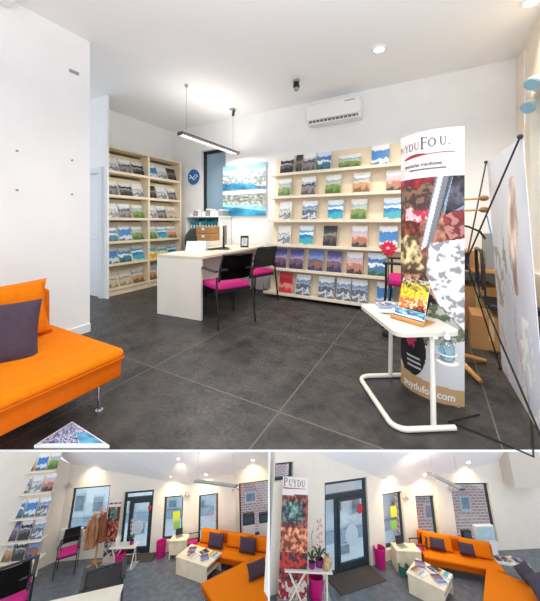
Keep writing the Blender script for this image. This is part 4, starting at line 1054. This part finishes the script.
# chairs
copy_tree(vc, scaled(at(-2.42, -.66, 0, 202), 1.35), 'magenta-seated black chair under the wide left window, lower left room', 'chairs of the lower left room')
copy_tree(vc, scaled(at(.6, -4.05, 0, 23), 2.2), 'black mesh-backed chair in front of the cream desk, bottom of the lower left room', 'chairs of the lower left room')
copy_tree(vc, scaled(at(-2.35, -3.9, 0, 30), 2.4), 'black mesh-backed chair at the bottom left corner of the lower left room', 'chairs of the lower left room')
t = thing('desk', at(.42, -5.75, 0, 12), 'cream desk cut by the bottom edge of the lower left room', 'desk')
MB().box(-1.5, 1.3, -.5, .5, 1.6, 1.66, bev=.006).build('desktop', LAMI2, t)
for x in (-1.4, 1.2): MB().box(x, x+.06, -.45, .45, 0, 1.6).build('end_panel', LAMI, t)
# coat stand with coats
t = thing('coat_stand', at(-1.42, -.42), 'honey wood coat stand under hanging coats left of the banner', 'coat stand')
MB().cyl((0, 0, .06), (0, 0, 1.78), .035, n=12).build('post', WOODO, t)
for k in range(4):
    a = R(45+90*k); MB().tube([(0, 0, .12), (.2*math.cos(a), .2*math.sin(a), .08), (.38*math.cos(a), .38*math.sin(a), .025)], .024, 8).build('foot', WOODO, t)
for k in range(6):
    a = R(15+60*k); p = MB().cyl((0, 0, 1.58), (.24*math.cos(a), .24*math.sin(a), 1.63), .014, n=8).build('peg', WOODO, t)
    MB().ball((.25*math.cos(a), .25*math.sin(a), 1.63), .032).build('peg_knob', WOODO, p)
def coat(M, h, w_, material, label, seed):
    rr = random.Random(seed); m = MB(); n = 22; rows_ = 10; rings = []
    for j in range(rows_+1):
        v = j/rows_; z = -h*v
        ring = []
        for k in range(n):
            a = 2*math.pi*k/n
            rx = w_*(.12+.88*min(1, v*3.2)**.7)*(1+.10*v)*(1+.13*math.sin(a*4+seed)*v); ryy = rx*.52
            ring.append(m.bm.verts.new((rx*math.cos(a), ryy*math.sin(a)*(1+.1*math.sin(3*a+v*4)), z+.03*math.sin(a*3+seed)*v)))
        rings.append(ring)
    for a_, b_ in zip(rings, rings[1:]):
        for k in range(n): m.bm.faces.new((a_[k], a_[(k+1) % n], b_[(k+1) % n], b_[k]))
    m.bm.faces.new(rings[0]); m.bm.faces.new(rings[-1][::-1])
    t = thing('coat', M, label, 'coat', 'coats on the coat stand')
    m.build('body', material, t, smooth=True)
    for s in (-1, 1):
        MB().tube([(s*w_*.62, -.05, -.12), (s*w_*1.02, -.12, -.35*h), (s*w_*1.0, -.15, -.72*h)], .1, 10, rad=[.1*w_/.3, .09*w_/.3, .07*w_/.3]).build('sleeve', material, t, smooth=True)
    m = MB(); m.tube([(.09*math.cos(k*math.pi/6), .06*math.sin(k*math.pi/6), -.03) for k in range(12)], .03, 6, closed=True); m.build('collar', material, t, smooth=True)
    return t
coat(at(-1.62, -.58, 1.62, 20), 1.0, .19, mat('coat_camel', (176, 122, 82), .9, var=.2, scale=6), 'long camel coat at the left of the coat stand', 1)
coat(at(-1.24, -.54, 1.64, -15), .86, .18, mat('coat_tan', (134, 80, 54), .9, var=.25, scale=6), 'shorter tan brown coat at the right of the coat stand', 2)
# banner beside the stand
def flat_banner_ink(u, v):
    n = nz(u, v, 4, 51); m_ = nz(u, v*3, 9, 52)
    if v > .84: return (232, 222, 212) if abs(v-.9) > .02 or m_ > .1 else (150, 60, 60)
    if v > .62: return jit((96, 120, 112), m_) if abs(u-.45) < .3 else jit((120, 52, 48), m_)
    if v > .3: return jit((172, 96, 72), m_*.9) if m_ > -.1 else (88, 40, 38)
    if v > .08: return jit((70, 40, 40), m_) if m_ > -.15 else (200, 190, 186)
    return (210, 190, 160)
t = thing('roll_up_banner', at(-.90, -.36, 0, -4), 'tall red and brown banner right of the coat stand, lower left room', 'banner')
MB().box(-.26, .26, -.01, .01, .04, 2.08).build('panel', WHITE, t)
printed('banner_print', lambda u, v: Vector((-.26+.52*u, -.012, .05+2.02*v)), 24, 70, flat_banner_ink, t)
MB().box(-.28, .28, -.1, .1, 0, .045, bev=.01).build('base_foot', ALU, t)
def plant_table(M, label, with_flowers):
    """white side table on crossed legs"""
    t = thing('side_table', M, label, 'side table')
    MB().box(-.55, .55, -.22, .22, .6, .635, bev=.01).build('tabletop', CREAM, t)
    for s in (-1, 1):
        MB().tube([(-.45, s*.12, .6), (-.15, s*.16, .02)], .026, 8).build('leg', CREAM, t); MB().tube([(-.05, s*.12, .6), (-.42, s*.16, .02)], .026, 8).build('leg', CREAM, t)
    MB().tube([(.42, -.2, .02), (.46, 0, .6), (.42, .2, .02)], .02, 8).build('leg', CREAM, t)
    MB().box(.30, .55, -.26, .26, 0, .03, bev=.01).build('foot_plate', ALU, t)
    return t
plant_table(at(-.22, -.62, 0, -6), 'white side table on crossed legs right of the banner, lower left room', 0)
bin_(at(-.28, -.80), 'magenta waste bin under the white side table, lower left room', 'magenta bins', 1.0, .5)
def vase(M, label, material, h=.3, r=.09):
    t = thing('vase', M, label, 'vase')
    MB().lathe([(.001, 0), (r*.7, 0), (r, h*.3), (r*.75, h*.65), (r*.4, h*.85), (r*.55, h), (r*.42, h), (r*.3, h*.85), (.001, h*.8)], n=20).build('body', material, t, smooth=True)
    m = MB(); m.tube([(r*.5, 0, h*.85), (r*1.2, 0, h*.8), (r*1.2, 0, h*.5), (r*.9, 0, h*.35)], r*.12, 6); m.build('handle', material, t)
    return t
vase(at(-.52, -.62, .637), 'white jug on the side table beside the banner, lower left room', mat('porcelain', (232, 226, 214), .3), .34, .1)
def orchid(M, label, s=1.0, flowers=True, seed=3):
    rr = random.Random(seed)
    t = thing('orchid', scaled(M, s), label, 'plant')
    MB().lathe([(.001, 0), (.09, 0), (.12, .16), (.105, .16), (.09, .02), (.001, .02)], n=20).build('pot', mat('purple_pot', (128, 36, 112), .35), t, smooth=True)
    for k in range(6):
        a = R(60*k+20); L_ = .28
        g = MB(); q = []
        for i in range(6):
            u = i/5; c = Vector((math.cos(a)*L_*u, math.sin(a)*L_*u, .16+.18*math.sin(u*2.4)))
            wv = Vector((-math.sin(a), math.cos(a), 0))*.045*math.sin(math.pi*min(1, u*.9+.1))
            q.append((g.bm.verts.new(c-wv), g.bm.verts.new(c+wv)))
        for (a1, b1), (a2, b2) in zip(q, q[1:]): g.bm.faces.new((a1, b1, b2, a2))
        bmesh.ops.solidify(g.bm, geom=g.bm.faces[:], thickness=.006); g.build('leaf', mat('leaf_green', (86, 120, 70), .5), t, smooth=True)
    st = MB().tube([(0, 0, .14), (.01, .02, .5), (-.02, 0, .85), (.05, 0, 1.0)], .008, 6).build('stem', mat('stem_green', (70, 96, 50), .6), t)
    if flowers:
        for k in range(7):
            z = .45+k*.085; s_ = 1 if k % 2 else -1
            m = MB()
            for j in range(5):
                m.ball((0, 0, .04), 1, .022, .008, .036, 8, 6, Matrix.Translation((s_*.05, -.03, z)) @ Matrix.Rotation(2*math.pi*j/5, 4, 'Y'))
            f = m.build('blossom', mat('blossom_pink', (226, 196, 186), .6), t, smooth=True)
            MB().ball((s_*.05, -.042, z), .016).build('blossom_centre', mat('blossom_deep', (180, 50, 90), .6), f)
    return t
orchid(at(.05, -.62, .637), 'orchid in a purple pot on the white side table, lower left room', .75)
bin_(at(1.12, -.20), 'magenta waste bin right of the glass door, lower left room', 'magenta bins', 1.0, .45)
m = MB(); m.box(-.85, .85, -.3, .3, 0, .02, bev=.006)
tag(m.build('doormat', mat('mat_brown', (78, 68, 62), .95, var=.2, scale=40), M=at(.05, -.18, .001, 2)), 'dark brown doormat in front of the glass door, lower left room', 'doormat')
# little desk and chair by the corner
def work_desk(M, L_, D_, Hh, label):
    t = thing('desk', M, label, 'desk')
    MB().box(0, L_, -D_, 0, Hh-.04, Hh, bev=.005).build('desktop', BIRCH, t)
    MB().box(0, L_, -D_+.03, -D_+.06, .12, Hh-.04).build('front_panel', BIRCH, t)
    for x in (.0, L_-.04): MB().box(x, x+.04, -D_+.04, -.02, 0, Hh-.04).build('end_panel', BIRCH, t)
    return t
work_desk(at(1.55, -.03, 0, -4), .72, .45, .56, 'small pale desk in the corner between the windows, lower left room')
def laptop(M, label):
    t = thing('laptop', M, label, 'laptop')
    MB().box(-.14, .14, -.1, .1, 0, .018, bev=.004).build('keyboard_base', ALU, t)
    m = MB(); m.slab([(-.14, .1, .018), (.14, .1, .018), (.14, .15, .2), (-.14, .15, .2)], (0, .008, 0)); m.build('screen_lid', BLACK, t)
    return t
laptop(at(1.85, -.22, .562, 20), 'small open laptop on the corner desk, lower left room')
copy_tree(vc, scaled(at(2.45, -.28, 0, 100), .85), 'black chair between the corner desk and the sofa, lower left room', 'chairs of the lower left room')
# sofas
sofa(at(2.45, -.92, 0, -90-22), 3.7, 'long orange sofa with its back to the windows, lower left room', 'orange sofas of the lower rooms', D=.82, cush=3)
for i, (s, lab) in enumerate(((.95, 'plum pillow at the left end of the long sofa, lower left room'), (2.35, 'plum pillow in the middle of the long sofa, lower left room'))):
    a = R(-22); fx, fy = math.cos(a), math.sin(a)
    purple_pillow(at(2.45+fx*s-fy*.42, -.92+fy*s+fx*.42, .62, -22, -22), lab, .64)
t = sofa(at(3.3, -2.72, 0, -147), 2.6, 'orange sofa without a back at the lower right of the lower left room', 'orange sofas of the lower rooms', D=2.0, back=False, cush=0)
t.matrix_world = at(3.3, -2.75, 0, -147) @ Matrix.Translation((0, 0, 0))
purple_pillow(at(5.2, -2.75, .60, 25, -30), 'plum pillow on the backless sofa at the right edge, lower left room', .62)
tm = at(2.92, -1.36, 0, -30)
table_box(tm, 'pale wood coffee table with magazines in front of the long sofa, lower left room', 1.55, .85, .47)
loose_mags(tm @ Matrix.Translation((0, 0, .47)), [(-.45, .1, 20, 8), (-.2, -.15, 70, 4), (.1, .15, -30, 11), (.35, -.08, 40, 1), (.55, .2, 80, 9)], 'magazines on the coffee table, lower left room', 'lower left coffee table')
for i, (s, w_, h_, lab) in enumerate(((2.35, .5, .34, 'black printer on the sill behind the long sofa'), (3.05, .6, .3, 'dark screen on the sill behind the long sofa, right of the printer'))):
    t = thing('sill_device', wr @ Matrix.Translation((s, -.2, 0)), lab+', lower left room', 'device')
    MB().box(0, w_, -.12, .12, 0, .62).build('stand', WHITE, t); MB().box(0, w_, -.12, .1, .62, .62+h_, bev=.02).build('casing', BLACK, t); MB().box(.04, w_-.04, -.125, -.118, .66, .58+h_).build('screen', mat('screen_grey', (70, 92, 104), .15), t)

# ================================================================== lower right: the same kind of room seen towards the door
MR = room(405, 575, 9, 24, -4)
SET[0] = MR
P, Q, S = (-2.6, -.57), (.54, 1.05), (9.2, 2.96)
ux, uy = (Q[0]-P[0])/3.533, (Q[1]-P[1])/3.533
P0 = (P[0]-1.86*ux, P[1]-1.86*uy)
m = MB(); m.prism([(-3.75, -3.2), (9.4, -3.2), (9.4, 3.05), (.5, 1.2), (P0[0], P0[1]+.05), ], -.1, 0); struct('floor.002', m, FLOOR2)
wp = wall_run('wall_back.002', P0, Q, [(.02, .68, 2.42, 2.88), (1.90, 3.71, 0, 2.24), (4.40, 5.38, .26, 1.71)], 3.55, 1.82)
wq = wall_run('wall_right.002', Q, S, [(.51, 1.31, .2, 1.57), (2.07, 3.78, .2, 1.93)], 1.82, 3.4)
m = MB()
m.slab([(*P0, 3.55), (*Q, 1.82), up(Q, 1.82, 0, -2.6, 2.9), up(P0, 3.55, .9, -2.6, 2.9)], (0, .1, .1)); m.slab([(*Q, 1.82), (*S, 3.4), up(S, 3.4, 0, -2.6, 2.9), up(Q, 1.82, 0, -2.6, 2.9)], (0, .1, .1))
struct('ceiling.002', m, CEIL)
window('window_7', wp, .02, .68, 2.42, 2.88)
glass_door('door_3', wp, 1.90, 3.71, 2.24, 2.42, 1.82)
window('window_8', wp, 4.40, 5.38, .26, 1.71)
window('window_9', wq, .51, 1.31, .2, 1.57)
window('window_10', wq, 2.07, 3.78, .2, 1.93)
m = MB(); m.box(1.38, 1.98, -.1, 0, 0, 2.16); struct('trim_3', m, PLAST, wq)
m = MB(); m.box(4.5, 6.0, -.5, 0, 1.95, 4.2); struct('trim_4', m, mat('beige_plaster', (214, 203, 190), .75), wq)
facade(MR @ Matrix.Translation((-3.35, 1.35, -.2)) @ Matrix.Rotation(R(27), 4, 'Z'), 'street_facade', 'pale blue rendered building across the street behind the glass door, lower right room', 5.2, -4, 5, PALEF,
       [(1.75, 2.15, .72, 1.3), (2.6, 3.1, .55, 1.1), (2.0, 2.5, -.55, -.2), (4.75, 5.1, .3, .8)], floor_band=[(-.1, .2, GREYB)])
facade(MR @ Matrix.Translation((1.1, 3.2, -.2)) @ Matrix.Rotation(R(12), 4, 'Z'), 'brick_facade', 'russet brick building across the street behind the sofa windows, lower right room', 5.5, -4, 4.5, BRICK,
       [(1.2, 1.6, .3, .8), (3.0, 3.5, .55, 1.05)])
for (s, z, col, nm, w_, h_) in ((4.86, .98, (226, 228, 60), 'yellow', .3, .3), (4.82, .66, (150, 206, 90), 'green', .3, .24)):
    m = MB(); m.slab([(s, .12, z), (s+w_, .12, z), (s+w_, .12, z+h_), (s, .12, z+h_)], (0, .004, 0))
    tag(m.build('window_sticker', mat('sticker_'+nm, col, .5), M=wp), nm+' paper sticker on the window right of the glass door in the lower right room', 'sticker')
m = MB(); m.cyl((3.0, .045, .82), (3.0, .04, .82), .26, n=28)
tag(m.build('window_sticker', mat('sticker_pale', (196, 214, 222), .5), M=wp), 'round pale sticker low on the glass door of the lower right room', 'sticker')
m = MB(); m.cyl((3.38, .045, 1.42), (3.38, .04, 1.42), .13, n=20)
tag(m.build('window_sticker', mat('sticker_red', (196, 52, 66), .5), M=wp), 'red round sticker at the top of the glass door, lower right room', 'sticker')
wall_lamp('twin emergency lamp right of the narrow window at the corner, lower right room', wp @ Matrix.Translation((5.46, 0, 1.6)), 'emergency lamps of the lower rooms')
wall_lamp('twin emergency lamp left of the wide brick-view window, lower right room', wq @ Matrix.Translation((2.0, -.1, 1.86)), 'emergency lamps of the lower rooms')
ceil_lamp((.05, .8, 2.1), 0, .10, 'recessed ceiling light above the narrow window, lower right room', 0)
ceil_lamp((1.4, 1.24, 1.98), 0, .10, 'recessed ceiling light above the window right of the corner, lower right room', 0)
ceil_lamp((3.3, 1.66, 2.32), 0, .12, 'recessed ceiling light above the wide brick-view window, lower right room', 0)
ceil_lamp((.6, 1.06, 1.83), 0, .50, 'recessed ceiling light left of the tube lamp, lower right room', 0)
tube_lamp(at(1.14, -.04, 2.6, 197.7), 1.25, .75, 'slim tube lamp hanging over the sofa in the lower right room', 10, 'tube lamps of the lower rooms', power_up=6, fat=1.9)
# banner at the left edge
def edge_banner_ink(u, v):
    n = nz(u, v, 4, 61); m_ = nz(u, v*3, 9, 62)
    if v > .83+.02*u: return (232, 222, 214)
    if v > .60 and .05 < u < .8 and v < .78: return jit((84, 110, 104), m_) if m_ > -.1 else (50, 60, 60)
    if v > .56: return jit((112, 62, 52), m_)
    if v > .36: return jit((186, 112, 80), m_*.9) if m_ > -.05 else (120, 60, 46)
    if v > .14: return jit((44, 34, 36), m_) if m_ > .02 else (196, 52, 50)
    return jit((120, 36, 40), m_) if m_ > -.1 else (226, 200, 190)
t = thing('roll_up_banner', at(-4.02, -1.55, 0, 4), 'tall red and brown banner at the left edge of the lower right room', 'banner')
MB().box(.03, .80, -.01, .01, .04, 2.62).build('panel', WHITE, t)
esurf = lambda x, z, d=0: Vector((.03+x, -.011-d, .05+z))
printed('banner_print', lambda u, v: esurf(.77*u, 2.57*v, .002), 36, 90, edge_banner_ink, t)
for w_ in (('P', .03, 2.35, .2), ('U', .18, 2.35, .16), ('Y', .311, 2.35, .16), ('D', .44, 2.35, .15), ('U', .566, 2.35, .15)):
    m = MB(); serif(m, [w_], esurf, .004); m.build('lettering', INK, t)
m = MB(); m.slab([esurf(.02, 2.29, .004), esurf(.7, 2.30, .004), esurf(.7, 2.31, .004), esurf(.02, 2.32, .004)], (0, -.001, 0)); m.build('red_swoosh', REDI, t)
MB().box(.0, .82, -.1, .1, 0, .045, bev=.01).build('base_foot', ALU, t)
# side table with plants
plant_table(at(-3.2, -1.38, 0, 4) @ Matrix.Diagonal((1.2, 1, 1, 1)), 'white side table with plants at the left of the lower right room', 1)
bin_(at(-2.95, -1.30), 'magenta bin under the white plant table, lower right room', 'magenta bins', 1.0, .42)
vase(at(-3.42, -1.40, .637), 'white jug on the plant table in front of the banner, lower right room', mat('porcelain', (232, 226, 214), .3), .42, .12)
orchid(at(-2.86, -1.32, .637), 'tall orchid with pale blossoms on the plant table, lower right room', 1.0)
orchid(at(-3.08, -1.42, .637), 'small flowerless orchid in a purple pot on the plant table, lower right room', .8, flowers=False, seed=5)
vase(at(-2.66, -1.42, .637), 'tan patterned jug at the right end of the plant table, lower right room', mat('tan_glaze', (196, 158, 110), .4, var=.4, scale=14), .3, .12)
m = MB(); m.box(-.85, .85, -.36, .36, 0, .02, bev=.006)
tag(m.build('doormat', mat('mat_brown', (78, 68, 62), .95, var=.2, scale=40), M=at(-1.62, -.42, .001, 27)), 'dark brown doormat in front of the glass door, lower right room', 'doormat')
bin_(at(-.66, .26), 'magenta waste bin right of the glass door, lower right room', 'magenta bins', .9, .46)
work_desk(at(-.22, .50, 0, 4), .82, .45, .52, 'small pale desk in the corner between the windows, lower right room')
t = thing('waste_basket', at(-.02, -.02), 'low green basket in front of the corner desk, lower right room', 'basket')
MB().lathe([(.001, 0), (.13, 0), (.16, .22), (.145, .22), (.12, .02), (.001, .02)], n=20).build('basket_body', mat('basket_green', (60, 120, 100), .5), t, smooth=True)
m = MB(); m.tube([(.155*math.cos(k*math.pi/10), .155*math.sin(k*math.pi/10), .22) for k in range(20)], .01, 6, closed=True); m.build('rim', mat('basket_rim', (46, 100, 84), .5), t)
laptop(at(.1, .3, .522, 20), 'small open laptop on the corner desk, lower right room')
copy_tree(vc, scaled(at(.75, .62, 0, 100), .8), 'black chair between the corner desk and the sofa, lower right room', 'chairs of the lower right room')
sofa(at(.74, .16, 0, -90-10), 2.3, 'long orange sofa with its back to the windows, lower right room', 'orange sofas of the lower rooms', D=.72, cush=2)
for i, (s, lab) in enumerate(((.62, 'plum pillow at the left end of the long sofa, lower right room'), (1.5, 'plum pillow in the middle of the long sofa, lower right room'))):
    a = R(-10); fx, fy = math.cos(a), math.sin(a)
    purple_pillow(at(.66+fx*s-fy*.45, .18+fy*s+fx*.45, .58, -10, -22), lab, .44)
sofa(at(2.42, -.45, 0, 54+90), 2.6, 'orange sofa without a back in the bottom right corner, lower right room', 'orange sofas of the lower rooms', D=2.2, back=False, cush=0).matrix_world = at(2.52, -.06, 0, 144) @ Matrix.Translation((0, 0, 0))
purple_pillow(at(3.35, -.62, .60, 30, -50), 'dark plum pillow on the backless sofa, nearer the white magazine table', .62, material=mat('dark_plum_fabric', (66, 58, 68), .9, var=.1, scale=20))
purple_pillow(at(3.25, -1.3, .66, 20, -35), 'large dark plum pillow at the bottom right corner', .75, material=mat('dark_plum_fabric', (66, 58, 68), .9))
tm = at(.46, -.70, 0, -40)
table_box(tm, 'pale wood coffee table with magazines in front of the long sofa, lower right room', 1.0, .95, .42)
loose_mags(tm @ Matrix.Translation((0, 0, .42)), [(-.3, .2, 20, 8), (-.25, -.2, 70, 4), (.05, .25, -30, 11), (.25, -.1, 40, 1), (.3, .28, 80, 9)], 'magazines on the coffee table, lower right room', 'lower right coffee table')
t = thing('side_table', at(3.55, .35, 0, -4), 'low white table with magazines right of the long sofa, lower right room', 'side table')
MB().box(-.5, .5, -.2, .22, .36, .4, bev=.005).build('tabletop', WHITE, t)
for x in (-.46, .46):
    for y in (-.17, .18): MB().box(x-.02, x+.02, y-.02, y+.02, 0, .36).build('leg', WHITE, t)
loose_mags(at(3.55, .35, .40), [(-.3, .0, 80, 11), (.0, .02, 95, 4), (.28, 0, 85, 8)], 'magazines on the low white table', 'the low white table')
for i, (s, w_, z_, h_, mt, lab, nm) in enumerate(((2.12, .36, .35, .3, mat('screen_grey', (70, 92, 104), .15), 'black printer on a stand behind the long sofa', 'printer'), (2.66, .8, .36, .42, mat('screen_pale', (186, 214, 224), .3, var=.15, scale=5), 'pale blue picture screen on a stand behind the long sofa', 'screen'))):
    t = thing('sill_'+nm, wq @ Matrix.Translation((s, -.16, 0)), lab+', lower right room', 'device')
    MB().box(0, w_, -.06, .1, 0, z_).build('stand', WHITE, t); MB().box(0, w_, -.06, .06, z_, z_+h_, bev=.01).build('casing', BLACK if i == 0 else WHITE, t); MB().box(.03, w_-.03, -.066, -.058, z_+.03, z_+h_-.03).build('display', mt, t)
